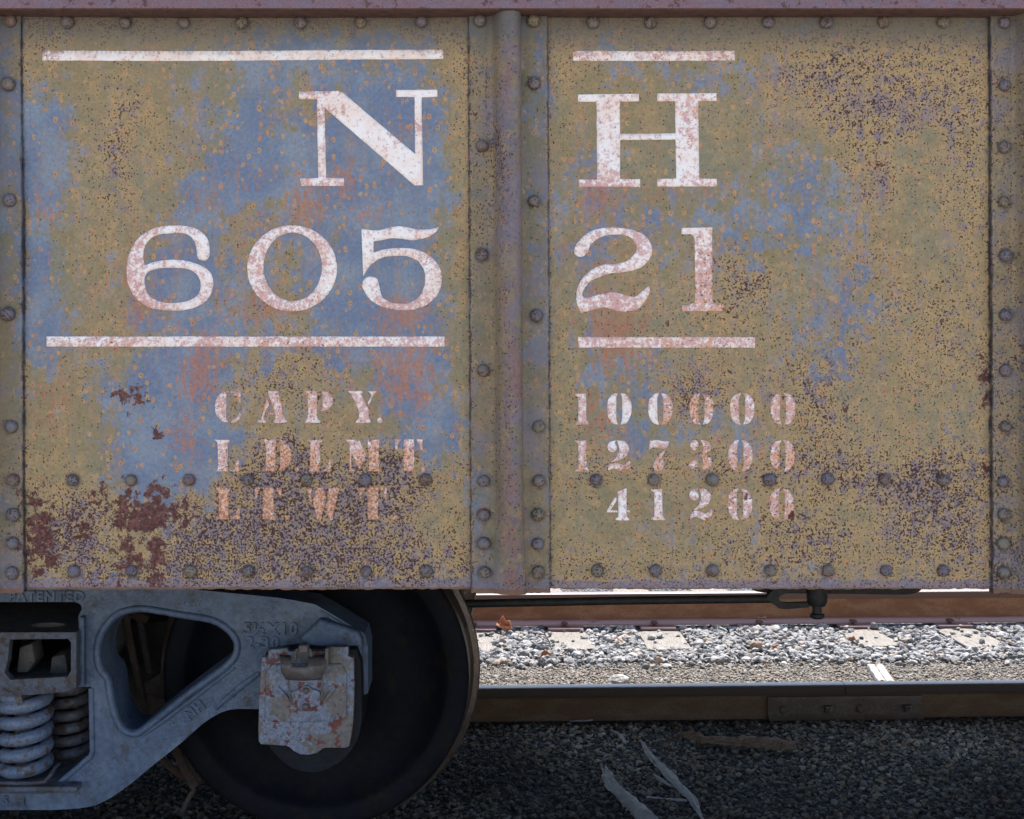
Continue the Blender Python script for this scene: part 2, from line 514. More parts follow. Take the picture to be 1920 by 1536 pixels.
        spk = s.math('MULTIPLY', spk, s.ss(Rr, .5, .95, .8, .6))
        dcol = s.mix(fine, (.07, .025, .03), (.24, .08, .06))
    col = s.mix(spk, col, dcol)
    if kind == 'post_paint':
        hp = s.n('ShaderNodeHueSaturation'); s.put(hp.inputs['Color'], col); hp.inputs['Value'].default_value = .72; hp.inputs['Saturation'].default_value = .9
        col = s.mix(s.ss(s.noise(11, 4, .6), .48, .66, 0, .6), hp.outputs[0], (.165, .145, .18))
    if kind == 'rivet_paint':
        rr_ = s.math('FRACT', s.math('MULTIPLY', rnd, 13.7))
        base = s.mix(rr_, (.185, .155, .105), (.145, .125, .15))
        base = s.mix(s.ss(n25, .48, .68), base, (.15, .085, .065))
        oc = s.n('ShaderNodeSeparateXYZ'); s.put(oc.inputs[0], s.tc.outputs['Object'])
        rad_ = s.math('SQRT', s.math('ADD', s.math('POWER', oc.outputs[0], 2.0), s.math('POWER', oc.outputs[2], 2.0)))
        base = s.mix(s.ss(rad_, .0125, .0150, 0, .5), base, (.075, .05, .05))  # dark rim: rust plus shading painted round the foot of the dome
        col = s.mix(s.math('MULTIPLY', spk, .9), base, dcol)
    # bare rust
    if kind != 'rivet_paint':
        dm = s.mad(s.math('SUBTRACT', s.noise(55, 6, .72), .5), 3.2, s.mad(D, .9, 0))
        dmm = s.math('MULTIPLY', s.ss(dm, .52, .56), s.ss(D, .05, .15))
        rc = s.mix(s.ss(s.noise(60, 4, .7), .35, .7), RUSTD, (.20, .085, .07))
        rc = s.mix(s.ss(s.noise(150, 2), .42, .62), rc, (.07, .02, .018))
        col = s.mix(dmm, col, rc)
        # rusty lower lip; dirt and painted-in shade under the top chord
        sz = s.n('ShaderNodeSeparateXYZ'); s.put(sz.inputs[0], s.obj)
        lip = s.ss(s.mad(n25, .006, sz.outputs[2]), .7825, .7865, 1, 0)
        col = s.mix(lip, col, (.17, .085, .05))
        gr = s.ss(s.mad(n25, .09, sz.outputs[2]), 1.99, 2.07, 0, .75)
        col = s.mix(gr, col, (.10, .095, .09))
        K = 5 * D0 / F
        xn = s.math('SUBTRACT', sz.outputs[0], s.mad(sz.outputs[2], -K / 1.28, (2.06 / 1.28 - .5) * K))
        dmin = None
        for sx in (44, 881, 1029, 1857):
            d_ = s.math('ABSOLUTE', s.math('SUBTRACT', xn, (sx - CX) * D0 / F))
            dmin = d_ if dmin is None else s.math('MINIMUM', dmin, d_)
        dmin = s.mad(s.math('SUBTRACT', n25, .5), .012, dmin)
        sm_ = s.ss(dmin, .0004, .0040, .9, 0)
        sm_ = s.math('MULTIPLY', sm_, s.ss(s.noise(45, 3, .6), .35, .6, .35, 1))
        sm_ = s.math('MULTIPLY', sm_, s.math('SUBTRACT', 1.0, RB))
        col = s.mix(sm_, col, (.028, .026, .034))  # dark seam lines: dirt plus the gap shadow painted along post edges
    else:
        dmm = 0.0
    h = s.mad(spk, -.8, s.math('MULTIPLY', s.noise(160, 3, .6), .55))
    h = s.mad(dmm, -1.6, h)
    h = s.mad(s.noise(34, 5, .65), 2.2, h)
    h = s.mad(pm if kind != 'lettering' else 0.0, s.math('MULTIPLY', s.noise(300, 2), .8), h)
    nr = s.bump(h, .55, .0016)
    rough = s.mix(bm, (.62, .62, .62), (.5, .5, .5))
    return s.fin(col, rough, 0, nr, .35)

M_SHEET = side_paint('sheet_paint')
M_LET = side_paint('lettering')
M_POST = side_paint('post_paint')
M_RIV = side_paint('rivet_paint')

def metal(name, c1, c2, c3, scale=20, thr=(.45, .6), thr3=(.6, .66), rough=.6, bump=.6, bd=.002, crackle=0, spec=.4, streak=False, met=0.0):
    s = NT(name)
    v = s.vec((1, 1, .25)) if streak else None
    a = s.noise(scale, 5, .65, v)
    col = s.mix(s.ss(a, *thr), c1, c2)
    b = s.noise(scale * 2.3, 5, .7)
    col = s.mix(s.ss(b, *thr3), col, c3)
    f = s.noise(scale * 9, 3, .6)
    hv = s.n('ShaderNodeHueSaturation'); s.put(hv.inputs['Color'], col); s.put(hv.inputs['Value'], s.ss(f, .3, .7, .78, 1.2))
    col = hv.outputs[0]
    h = s.math('ADD', s.math('MULTIPLY', s.noise(scale * 4, 4, .65), .8), s.math('MULTIPLY', f, .4))
    if crackle:
        wv = s.n('ShaderNodeVectorMath'); wv.operation = 'MULTIPLY_ADD'
        s.put(wv.inputs[0], s.noise(30, 2, .5, color=True)); wv.inputs[1].default_value = (.02, .02, .02); s.put(wv.inputs[2], s.obj)
        cr = s.vor(crackle, wv.outputs[0], 'DISTANCE_TO_EDGE').outputs['Distance']
        cm = s.math('MULTIPLY', s.ss(cr, .005, .03, 1, 0), s.ss(s.noise(11, 4, .7), .46, .6))
        col = s.mix(s.math('MULTIPLY', cm, .6), col, (.03, .028, .03))
        h = s.mad(cm, -.6, h)
    return s.fin(col, rough, met, s.bump(h, bump, bd), spec)

M_CHORD = metal('rusty_pink_chord', (.185, .105, .125), (.165, .115, .15), (.10, .035, .035), 30, thr3=(.57, .62), bump=.5)
M_FRAME = metal('cracked_blue_grey_paint', (.066, .095, .155), (.088, .120, .180), (.050, .048, .050), 7, thr3=(.52, .70), rough=.5, bump=.6, bd=.003, crackle=100)
M_FRAME2 = metal('rusty_blue_steel', (.075, .085, .115), (.06, .052, .055), (.05, .028, .023), 16, thr3=(.52, .62), bump=.8, bd=.003)
M_SPRING = metal('worn_blue_spring_paint', (.12, .15, .22), (.14, .165, .23), (.10, .065, .05), 12, thr3=(.56, .60), rough=.42, bump=.5)
M_SPRING2 = metal('rusty_spring_steel', (.11, .115, .135), (.085, .075, .08), (.07, .038, .030), 12, thr3=(.52, .6), rough=.5, bump=.4)
M_LID = metal('flaking_lid_paint', (.135, .120, .115), (.165, .185, .245), (.125, .036, .030), 11, thr=(.49, .52), thr3=(.565, .58), rough=.6, bump=.8, bd=.002, crackle=85)
M_DARKM = metal('brown_latch_steel', (.085, .07, .066), (.115, .10, .10), (.075, .042, .034), 25, rough=.5, bump=.6)
M_GREASE = metal('greasy_black_steel', (.009, .011, .016), (.006, .007, .010), (.018, .014, .012), 10, rough=.6, bump=.8, spec=.18)
M_WHEEL = metal('wheel_steel', (.0045, .005, .008), (.003, .0035, .006), (.010, .0075, .006), 6, thr3=(.52, .68), rough=.7, bump=.6, spec=.12)
M_TREAD = metal('worn_tread_steel', (.10, .075, .065), (.07, .05, .04), (.16, .15, .15), 20, rough=.35, bump=.2, met=.6)
M_RUST = metal('brown_rust_iron', (.12, .065, .048), (.15, .095, .075), (.08, .045, .04), 18, rough=.75, bump=.8)
M_UNDER = metal('dark_underframe', (.05, .045, .045), (.07, .055, .05), (.04, .03, .028), 10, rough=.8)
M_ROD = metal('black_brake_iron', (.018, .018, .02), (.03, .028, .028), (.05, .04, .035), 30, rough=.6, bump=.8)
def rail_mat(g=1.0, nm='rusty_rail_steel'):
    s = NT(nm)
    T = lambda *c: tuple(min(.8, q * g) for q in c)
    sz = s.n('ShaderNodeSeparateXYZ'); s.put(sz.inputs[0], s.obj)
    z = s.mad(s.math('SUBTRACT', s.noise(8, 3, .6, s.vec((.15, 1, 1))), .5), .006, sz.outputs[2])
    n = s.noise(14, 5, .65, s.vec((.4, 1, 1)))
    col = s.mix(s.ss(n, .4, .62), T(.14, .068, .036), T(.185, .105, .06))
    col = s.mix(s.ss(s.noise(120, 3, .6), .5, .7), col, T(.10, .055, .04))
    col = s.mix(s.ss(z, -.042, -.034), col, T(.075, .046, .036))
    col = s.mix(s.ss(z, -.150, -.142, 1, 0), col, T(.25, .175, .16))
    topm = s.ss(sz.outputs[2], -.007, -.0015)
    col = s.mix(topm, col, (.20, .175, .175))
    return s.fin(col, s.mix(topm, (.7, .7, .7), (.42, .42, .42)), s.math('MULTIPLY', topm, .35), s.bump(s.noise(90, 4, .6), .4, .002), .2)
M_RAIL = rail_mat(); M_RAIL2 = rail_mat(1.75, 'sunlit_rusty_rail')  # second copy is lightened, its sunlight put into the rust colour
M_PLATE = metal('pinkish_tie_plate', (.24, .16, .16), (.20, .13, .12), (.12, .08, .07), 25, rough=.8)
def wood(name, c1, c2, c3, ax=(30, 1.5, 30), rough=.85):
    s = NT(name)
    g = s.noise(6, 5, .65, s.vec(ax))
    col = s.mix(s.ss(g, .35, .65), c1, c2)
    col = s.mix(s.ss(s.noise(9, 5, .7, s.vec(ax, (3, 1, 2))), .56, .63), col, c3)
    return s.fin(col, rough, 0, s.bump(g, .8, .004), .2)
M_BRAKE = metal('grimy_brown_brake_iron', (.042, .026, .020), (.06, .04, .032), (.03, .018, .015), 18, rough=.8, bump=.8)
M_DUST = metal('dusty_bolster_steel', (.11, .095, .085), (.075, .07, .075), (.10, .045, .035), 22, rough=.85, bump=.9)
M_TIE = wood('bleached_tie_wood', (.32, .295, .265), (.22, .20, .175), (.045, .04, .035))
M_DRIFT = wood('grey_weathered_wood', (.62, .58, .55), (.48, .44, .41), (.12, .10, .09), (60, 25, 60))
M_BARK = wood('dark_brown_wood', (.20, .12, .08), (.26, .17, .12), (.06, .04, .035), (3, 40, 40))
M_CHALK = wood('bleached_white_wood', (.45, .43, .40), (.36, .34, .32), (.12, .11, .10), (40, 6, 40))

# ------------------------------------------------------------------ gondola car side
car = tag(empty('gondola_car', (0, 0, 0)), 'weathered olive and blue riveted gondola freight car lettered N H 60521', 'rail car')
SHEET_Z0, SHEET_Z1 = P(0, 1106, 0).z, 2.075
XM0, XM1 = -4.4, 9.5                              # ends of the car body

def seam(pxv, z):
    """post edges lean a few pixels over the height"""
    t = (2.06 - z) / 1.28
    return (pxv + (t - .5) * 5 - CX) * D0 / F

def sheet(name, px0, px1, parent, step=.0062, label=None, drop=0):
    nx = max(2, int((px1 - px0) * D0 / F / step)); nz = int((SHEET_Z1 - SHEET_Z0) / step)
    u = np.linspace(0, 1, nx + 1); v = np.linspace(0, 1, nz + 1)
    U, V = np.meshgrid(u, v)
    Z = SHEET_Z0 + drop + V * (SHEET_Z1 - SHEET_Z0 - drop)
    Z[0] += (vnoise(U[0] * nx * .7, U[0] * 0, 21) - .5) * .0035      # ragged lower edge
    t = (2.06 - Z) / 1.28
    X = (px0 + U * (px1 - px0) + (t - .5) * 5 - CX) * D0 / F
    Y = warp(X, Z)
    vs = np.stack([X.ravel(), Y.ravel(), Z.ravel()], 1)
    W = nx + 1
    idx = np.arange(W * (nz + 1)).reshape(nz + 1, W)
    q = np.stack([idx[:-1, :-1], idx[:-1, 1:], idx[1:, 1:], idx[1:, :-1]], -1).reshape(-1, 4)
    fs = [tuple(a) for a in q.tolist()]
    # thickness: rim strip going back 7 mm plus a back face
    rim = list(idx[0]) + list(idx[1:, -1]) + list(idx[-1, -2::-1]) + list(idx[-2:0:-1, 0])
    k = len(vs)
    back = vs[rim].copy(); back[:, 1] = .0185
    m = len(rim)
    fs += [(rim[i], k + i, k + (i + 1) % m, rim[(i + 1) % m]) for i in range(m)]
    fs.append(tuple(k + i for i in reversed(range(m))))
    allv = np.concatenate([vs, back])
    me = bpy.data.meshes.new(name)
    me.from_pydata(allv.tolist(), [], fs)
    me.polygons.foreach_set('use_smooth', [True] * len(fs))
    me.set_sharp_from_angle(angle=R(30))
    set_masks(me, allv[:, 0], allv[:, 2])
    o = link(name, me, M_SHEET, parent)
    if label: o['label'] = label
    return o

sheetL = sheet('side_sheet', 30, 896, car, label='side sheet with blue paint patches lettered N 605')
sheetR = sheet('side_sheet', 1016, 1868, car, drop=.0014, label='olive side sheet lettered H 21')
for a in (-1845, -906): pass
sheet('side_sheet', -930, -80, car, .03)
sheet('side_sheet', -1910, -1050, car, .03)
sheet('side_sheet', 1990, 2840, car, .03)
sheet('side_sheet', 2960, 3800, car, .03)
sheet('side_sheet', 3920, 4800, car, .03)

PROF = [(-74, -15), (-74, 7.2), (-73, 8), (-68, 8), (-63, 8), (-58, 8), (-54, 8), (-50, 8), (-46, 8), (-42, 8), (-37, 8.2), (-32, 10), (-28, 15), (-25, 25), (-21, 37), (-16, 48), (-9, 56), (0, 59.5),
        (8, 59), (15, 55), (20, 48), (22.5, 38), (23.2, 22), (23.6, 11), (26, 8.4), (34, 8), (38, 8), (42, 8), (46, 8), (50, 8), (54, 8), (58, 8), (63, 8), (68, 8), (73, 8), (74, 7.2), (74, -15)]
def post(cpx, parent, step=.007):
    z0, z1 = P(0, 1111, 0).z, 2.075
    nz = int((z1 - z0) / step)
    vs, fs, rib, XX, ZZ = [], [], [], [], []
    n = len(PROF)
    for j in range(nz + 1):
        z = z0 + (z1 - z0) * j / nz
        py = CY + (CAMZ - z) * F / D0
        k = 1 - .62 * min(1, max(0, (py - 930) / 170)) ** 1.3
        spread = 1 + .25 * min(1, max(0, (py - 960) / 140))
        wob = (float(vnoise(z * 9, cpx, 31)) - .5) * .004
        for (u, d) in PROF:
            inner = max(0, d - 8)
            uu = u * (spread if abs(u) < 36 else 1)
            dd = min(d, 8) + inner * k
            zz = z
            if j == 0: zz = z + (float(vnoise(u * .4 + cpx, 1, 33)) - .5) * .003
            x = seam(cpx + uu, z)
            y = -dd * .001 - (wob * (inner > 0)) - (.0008 * math.sin(z * 7 + u * .02))
            vs.append((x, y, zz)); rib.append(min(1, inner / 30) * (.3 if u < -12 else (.75 if u < 0 else 1))); XX.append(x); ZZ.append(z)
    for j in range(nz):
        for i in range(n - 1):
            a = j * n + i
            fs.append((a, a + 1, a + n + 1, a + n))
    fs.append(tuple(range(n)))
    me = bpy.data.meshes.new('side_post')
    me.from_pydata(vs, [], fs)
    me.polygons.foreach_set('use_smooth', [True] * len(fs))
    bm = bmesh.new(); bm.from_mesh(me); bmesh.ops.recalc_face_normals(bm, faces=bm.faces)
    bm.normal_update()
    bm.faces.ensure_lookup_table()
    if bm.faces[0].normal.y > .5 or sum(f.normal.y for f in bm.faces) > 0: bmesh.ops.reverse_faces(bm, faces=bm.faces)
    bm.to_mesh(me); bm.free()
    me.set_sharp_from_angle(angle=R(50))
    set_masks(me, np.array(XX), np.array(ZZ), np.array(rib))
    return link('side_post', me, M_POST, parent)
postM = post(955, car)
postL = post(-30, car)
postR = post(1931, car)
for c in (-1010, -1980, 2910, 3860): post(c, car, .03)

# rivets
def rivet_mesh():
    bm = bmesh.new()
    n = 20
    prof = [(.0146, 0), (.0146, .0045), (.0136, .0090), (.0115, .0128), (.0082, .0155), (.0043, .0170)]
    rings = []
    for i, (r, h) in enumerate(prof):
        rings.append([bm.verts.new((r * math.cos(2 * math.pi * k / n), -h, r * math.sin(2 * math.pi * k / n) * (1.03))) for k in range(n)])
    top = bm.verts.new((0, -.0175, 0))
    for a, b in zip(rings, rings[1:]):
        for k in range(n): bm.faces.new((a[k], a[(k + 1) % n], b[(k + 1) % n], b[k]))
    for k in range(n): bm.faces.new((rings[-1][k], rings[-1][(k + 1) % n], top))
    for f in bm.faces: f.smooth = True
    bmesh.ops.recalc_face_normals(bm, faces=bm.faces)
    me = bpy.data.meshes.new('rivet'); bm.to_mesh(me); bm.free()
    me.materials.append(M_RIV)
    return me
RIV = rivet_mesh()
rng = random.Random(4)
def rivets(lst, parent, Y, s=1.0):
    for (x, y) in lst:
        o = bpy.data.objects.new('rivet', RIV); COL.objects.link(o); o.parent = parent
        p = P(x, y, Y)
        yy = Y if Y < -.001 else float(warp(p.x, p.z)) + .0006
        o.location = (p.x, yy, p.z)
        k = s * rng.uniform(.93, 1.06)
        o.scale = (k, k * rng.uniform(.8, 1.1), k)
        o.rotation_euler = (rng.uniform(-.04, .04), rng.uniform(0, 6), rng.uniform(-.05, .05))
rivets(RV_POST_L, postL, -.0078, 1.02)
rivets(RV_POST_M, postM, -.0078, .97)
rivets(RV_POST_R, postR, -.0078, .9)
rivets(RV_L, sheetL, 0, .93)
rivets(RV_R, sheetR, 0, .93)

# ------------------------------------------------------------------ painted lettering
def inside(pts, loops):
    x, y = pts[:, 0], pts[:, 1]
    c = np.zeros(len(pts), bool)
    for lp in loops:
        a = np.array(lp); b = np.roll(a, -1, 0)
        for (x0, y0), (x1, y1) in zip(a, b):
            if y0 == y1: continue
            m = ((y0 > y) != (y1 > y)) & (x < (x1 - x0) * (y - y0) / (y1 - y0) + x0)
            c ^= m
    return c

def paint_shape(name, pieces, parent, label, org=(0, 0), sc=1.0, dx=0, dy=0, rough=.35):
    """pieces: outlines in zoomed pixels; holes are simply further outlines (even-odd)"""
    loops = []
    for pc in pieces:
        lp = smooth_path(pc) if not isinstance(pc[0], str) else pc
        lp = [(org[0] + (x + dx) / sc, org[1] + (y + dy) / sc) for x, y in lp]
        # dense, slightly uneven brushed edge
        out = []
        for i, (x0, y0) in enumerate(lp):
            x1, y1 = lp[(i + 1) % len(lp)]
            L = math.hypot(x1 - x0, y1 - y0)
            if L < .15: continue
            m = max(1, int(L / 9))
            for k in range(m): out.append((x0 + (x1 - x0) * k / m, y0 + (y1 - y0) * k / m))
        o2 = []
        for (x, y) in out:
            o2.append((x + (float(vnoise(x * .22, y * .22, 41)) - .5) * 2 * rough, y + (float(vnoise(x * .22, y * .22, 42)) - .5) * 2 * rough))
        loops.append(o2)
    verts, edges = [], []
    for lp in loops:
        k = len(verts); m = len(lp)
        verts += [Vector((x, y)) for x, y in lp]
        edges += [(k + i, k + (i + 1) % m) for i in range(m)]
    allp = np.array([(v.x, v.y) for v in verts])
    gx = np.arange(allp[:, 0].min() + 3, allp[:, 0].max(), 8.0); gy = np.arange(allp[:, 1].min() + 3, allp[:, 1].max(), 8.0)
    if len(gx) and len(gy):
        g = np.stack(np.meshgrid(gx, gy), -1).reshape(-1, 2)
        g = g[inside(g, loops)]
        verts += [Vector((float(x), float(y))) for x, y in g]
    ov, oe, of, *_ = delaunay_2d_cdt(verts, edges, [], 0, 1e-4)
    pv = np.array([(v.x, v.y) for v in ov])
    tri = [f for f in of]
    cen = np.array([pv[list(f)].mean(0) for f in tri])
    keep = inside(cen, loops)
    tri = [tuple(f) for f, k in zip(tri, keep) if k]
    X = (pv[:, 0] - CX) * D0 / F; Z = CAMZ - (pv[:, 1] - CY) * D0 / F
    Y = warp(X, Z) - .0007
    me = bpy.data.meshes.new(name)
    n = len(pv)
    vs = np.stack([X, Y, Z], 1)
    vb = vs + np.array([0, .0009, 0])
    fs = []
    cnt = {}
    for f in tri:
        a, b, c = f
        ar = (pv[b][0] - pv[a][0]) * (pv[c][1] - pv[a][1]) - (pv[c][0] - pv[a][0]) * (pv[b][1] - pv[a][1])
        if ar > 0: f = (a, c, b)
        fs.append(f)
        for i in range(3):
            e = (f[i], f[(i + 1) % 3]); cnt[e] = 1
    rim = [e for e in cnt if (e[1], e[0]) not in cnt]
    fs += [(a, n + a, n + b, b) for a, b in rim]
    me.from_pydata(np.concatenate([vs, vb]).tolist(), [], fs)
    me.polygons.foreach_set('use_smooth', [i < len(tri) for i in range(len(fs))])
    set_masks(me, np.concatenate([X, X]), np.concatenate([Z, Z]))
    o = link(name, me, M_LET, parent)
    o['label'] = label
    return o

def C(*pts):  # all corners
    return [(x, y, 1) for x, y in pts]
def ell(cx, cy, rx, ry, n=28):
    return [(cx + rx * math.cos(2 * math.pi * k / n), cy + ry * math.sin(2 * math.pi * k / n)) for k in range(n)]

paint_shape('painted_stripe', [C((80,95.5),(831,92.5),(831,110.5),(80,114))], sheetL, 'long white stripe above the N')
paint_shape('painted_stripe', [C((86,631),(833,631),(833,650),(86,650))], sheetL, 'long white stripe under 605')
paint_shape('painted_stripe', [C((1074,94),(1378,95),(1378,113),(1074,113))], sheetR, 'short white stripe above the H')
paint_shape('painted_stripe', [C((1084,632),(1416,632),(1416,652),(1084,652))], sheetR, 'short white stripe under 21')
paint_shape('painted_letter', [C((192,535),(560,530),(592,548),(1241,1100),(1234,585),(1070,586),(1070,520),(1440,520),(1440,583),(1298,588),(1312,1378),(1235,1380),(425,680),(436,1310),(598,1312),(598,1382),(214,1382),(200,1316),(366,1312),(355,602),(195,604))],
            sheetL, 'white letter N', (520, 60), 4.8)
paint_shape('painted_letter', [C((213,558),(762,550),(762,620),(590,620),(592,912),(1090,910),(1088,620),(926,620),(926,548),(1460,547),(1460,620),(1295,620),(1303,1318),(1462,1320),(1462,1390),(926,1390),(926,1318),(1096,1318),(1090,966),(592,968),(592,1320),(774,1320),(774,1392),(218,1392),(218,1326),(384,1326),(380,622),(213,622))],
            sheetR, 'white letter H', (1040, 60), 4.8)
O605 = dict(org=(220, 380), sc=3.0)
paint_shape('painted_digit', [[(515,290),(512,230),(495,190),(450,150),(380,130),(290,128),(200,145),(120,195),(70,270),(48,370),(60,460),(100,535),(180,590),(290,607),(400,600),(480,565),(525,510),(537,455),(525,400),(480,360),(400,330),(310,320),(220,330),(150,352,1),(143,290),(160,230),(210,185),(290,172),(370,172),(410,190),(435,230),(443,270),(447,305),(465,322),(490,323),(508,312)],
            [(310,366),(390,372),(440,400),(465,450),(455,510),(400,550),(310,565),(230,555),(175,520),(152,460),(155,410),(185,382),(240,368)]],
            sheetL, 'white digit 6', **O605)
paint_shape('painted_digit', [ell(980,368,253,243), ell(983,360,165,193)], sheetL, 'white digit 0', **O605)
paint_shape('painted_digit', [[(1372,145,1),(1450,155),(1510,145),(1580,131),(1650,142),(1700,150),(1760,148),(1812,135,1),(1790,165),(1740,195),(1660,210),(1600,202),(1540,200),(1440,217,1),(1440,280,1),(1500,262),(1590,254),(1680,262),(1760,300),(1810,360),(1825,430),(1810,500),(1760,560),(1690,595),(1600,606),(1500,590),(1420,545),(1380,480),(1378,445),(1400,420),(1430,416),(1460,430),(1475,480),(1490,530),(1540,560),(1600,567),(1660,555),(1710,510),(1730,440),(1725,380),(1690,330),(1640,303),(1580,298),(1500,305),(1440,335),(1400,380),(1381,412,1)]],
            sheetL, 'white digit 5', **O605)
O21 = dict(org=(1040, 380), sc=4.8)
paint_shape('painted_digit', [[(178,440),(195,380),(260,300),(360,245),(480,225),(620,228),(740,255),(830,310),(878,400),(872,470),(820,550),(740,600),(620,625),(500,638),(400,670),(320,710),(265,780),(250,830),(265,855,1),(340,845),(430,820),(520,805),(600,820),(680,845),(740,840),(800,790),(850,752,1),(858,800),(820,880),(760,950),(690,975),(620,982),(540,968),(450,945),(350,965),(240,992,1),(205,920),(195,850),(210,760),(260,670),(340,600),(440,560),(560,550),(660,520),(720,460),(740,400),(720,350),(680,310),(600,288),(520,288),(430,305),(360,345),(320,390),(300,440),(270,475),(230,490),(195,475)]],
            sheetR, 'large white digit 2', **O21)
paint_shape('painted_digit', [[(1143,226,1),(1420,222,1),(1422,860),(1430,905),(1455,918,1),(1534,918,1),(1534,975,1),(1145,978,1),(1145,925,1),(1210,922),(1255,895),(1268,850),(1265,600),(1262,345),(1255,310),(1228,283,1),(1143,283,1)]],
            sheetR, 'large white digit 1', **O21)

L5 = dict(org=(380, 700), sc=4.174)
def c_(s):
    """'x,y x,y* ...' with * marking corners"""
    out = []
    for t in s.split():
        k = t.endswith('*'); x, y = t.rstrip('*').split(',')
        out.append((float(x), float(y), 1) if k else (float(x), float(y)))
    return out
GL = {
 'C': [c_('207,133* 150,150 110,195 96,255 105,320 145,370 205,390* 203,376 185,360* 183,175* 190,155'), c_('218,140* 250,146 270,150 283,135* 298,137* 295,240* 276,205 245,168 222,157*'), c_('222,375* 260,350 290,308* 299,325 285,360 255,384 222,391*')],
 'A': [c_('500,190* 518,245* 480,330 474,360* 500,375* 498,388* 428,388* 432,372* 455,360 465,330'), c_('510,140* 590,140* 640,350 660,375* 660,388* 550,388* 552,372* 570,355 545,250 515,165*'), c_('508,310* 556,312* 560,326* 510,326*')],
 'P': [c_('795,138* 895,140* 897,350 922,375* 920,388* 800,388* 805,372* 822,350* 820,180 810,155'), c_('915,140* 960,142 1005,175 1020,220 1000,265 960,293 918,295* 935,270 938,170 928,155')],
 'Y': [c_('1137,140* 1255,140* 1250,155 1240,165* 1283,255 1298,280* 1300,350 1318,375* 1316,388* 1195,388* 1200,372* 1222,350 1215,280 1165,170'), c_('1290,140* 1362,143* 1358,153* 1335,172 1300,250* 1290,230* 1318,175 1308,158')],
 '.1': [ell(1386, 370, 20, 20, 14)],
 'L': [c_('92,520* 213,522* 210,540* 195,552* 195,768* 100,768* 118,748* 118,550 108,535'), c_('213,757* 248,738 268,680* 285,680* 285,768* 213,768*')],
 'D': [c_('465,518* 570,518* 570,768* 475,768* 495,748* 492,560 482,535'), c_('580,518* 630,525 675,570 692,640 675,710 635,755 585,768* 605,740 608,600 600,545')],
 'M': [c_('1115,520* 1222,520* 1280,640* 1225,760* 1165,620* 1165,745* 1195,768* 1138,768* 1150,745* 1150,560 1135,540'), c_('1292,520* 1395,520* 1380,545* 1380,745* 1395,768* 1285,768* 1300,745* 1300,610* 1290,590*')],
 'T': [c_('1572,518* 1655,518* 1655,745* 1677,768* 1572,768*'), c_('1508,518* 1556,518* 1530,560 1522,600* 1508,600*'), c_('1672,518* 1720,518* 1720,605* 1705,600* 1695,560')],
 'W': [c_('797,897* 860,897* 850,930 857,1030* 845,1030* 815,920'), c_('890,897* 940,897* 960,980 925,1150* 895,1150* 862,1000*'), c_('980,897* 1082,897* 1065,920 1015,1150* 985,1150* 962,1040* 985,950')],
}
def let(ch, dx=0, dy=0, pieces=None, nm=None):
    paint_shape('painted_mark' if ch.startswith('.') else 'painted_letter', pieces or GL[ch], sheetL, 'white full stop' if ch.startswith('.') else 'white stencil letter ' + ch, dx=dx, dy=dy, **L5)
for ch in ('C', 'A', 'P', 'Y', '.1'): let(ch)
let('L'); let('D'); let('.', pieces=[ell(735, 750, 18, 18, 14)]); let('L', dx=722); let('M'); let('T'); let('.', pieces=[ell(1726, 754, 18, 18, 14)])
let('L', dx=5, dy=377); let('T', dx=-1102, dy=377); let('.', pieces=[ell(662, 1132, 18, 18, 14)]); let('W'); let('T', dx=-282, dy=377); let('.', pieces=[ell(1506, 1132, 18, 18, 14)])
L6 = dict(org=(1060, 710), sc=4.174)
GD = {
 '1': [c_('78,118* 165,118* 168,325* 190,353* 188,362* 75,362* 80,350* 103,330* 103,155 95,140 78,130*')],
 '0': [c_('414,114* 370,125 337,170 329,235 338,300 370,350 415,362* 403,330 401,290 400,180 402,145'), c_('430,114* 475,125 512,175 521,235 510,300 478,350 432,362* 444,330 447,290 447,180 444,145')],
 '2': [c_('400,484* 350,498 330,535 345,570 375,577 400,560 403,535 392,512 390,498'), c_('408,483* 460,490 495,525 499,565 470,615 420,640 358,657* 400,615 422,570 420,530 412,505'), c_('340,690 370,660 420,665 460,678 488,655 498,645* 512,660 500,700 460,728 420,722 380,705 333,722*')],
 '7': [c_('665,487* 680,489* 720,483 770,492 817,493* 805,530 780,552 730,545 690,540 660,560* 657,545*'), c_('770,565* 788,559* 765,610 770,660 768,700 745,725 705,722 690,690 700,650 735,600')],
 '3': [ell(1013, 522, 33, 40, 16), c_('1062,480* 1120,495 1145,535 1125,580 1092,597* 1135,620 1149,660 1130,700 1067,722* 1077,690 1078,625 1050,604* 1073,578 1075,520'), c_('1003,636 1035,655 1037,690 1010,695 1035,720* 990,705 968,670')],
 '4': [c_('412,885* 470,862 480,860* 480,1080* 502,1100* 500,1110* 392,1110* 395,1098* 415,1080*'), C((385,935),(401,928),(400,962),(352,1032),(408,1034),(408,1048),(325,1048),(325,1036)), C((483,1032),(508,1032),(508,1048),(483,1048))],
}
def dig(ch, dx=0, dy=0):
    paint_shape('painted_digit', GD[ch], sheetR, 'white stencil digit ' + ch, dx=dx, dy=dy, **L6)
dig('1')
for c in (425, 747, 1069, 1387, 1706): dig('0', c - 425)
dig('1', 0, 368); dig('2'); dig('7'); dig('3'); dig('0', 1374 - 425, 367); dig('0', 1703 - 425, 367)
dig('4'); dig('1', 594, 747); dig('2', 642, 377); dig('0', 1369 - 425, 746); dig('0', 1695 - 425, 746)

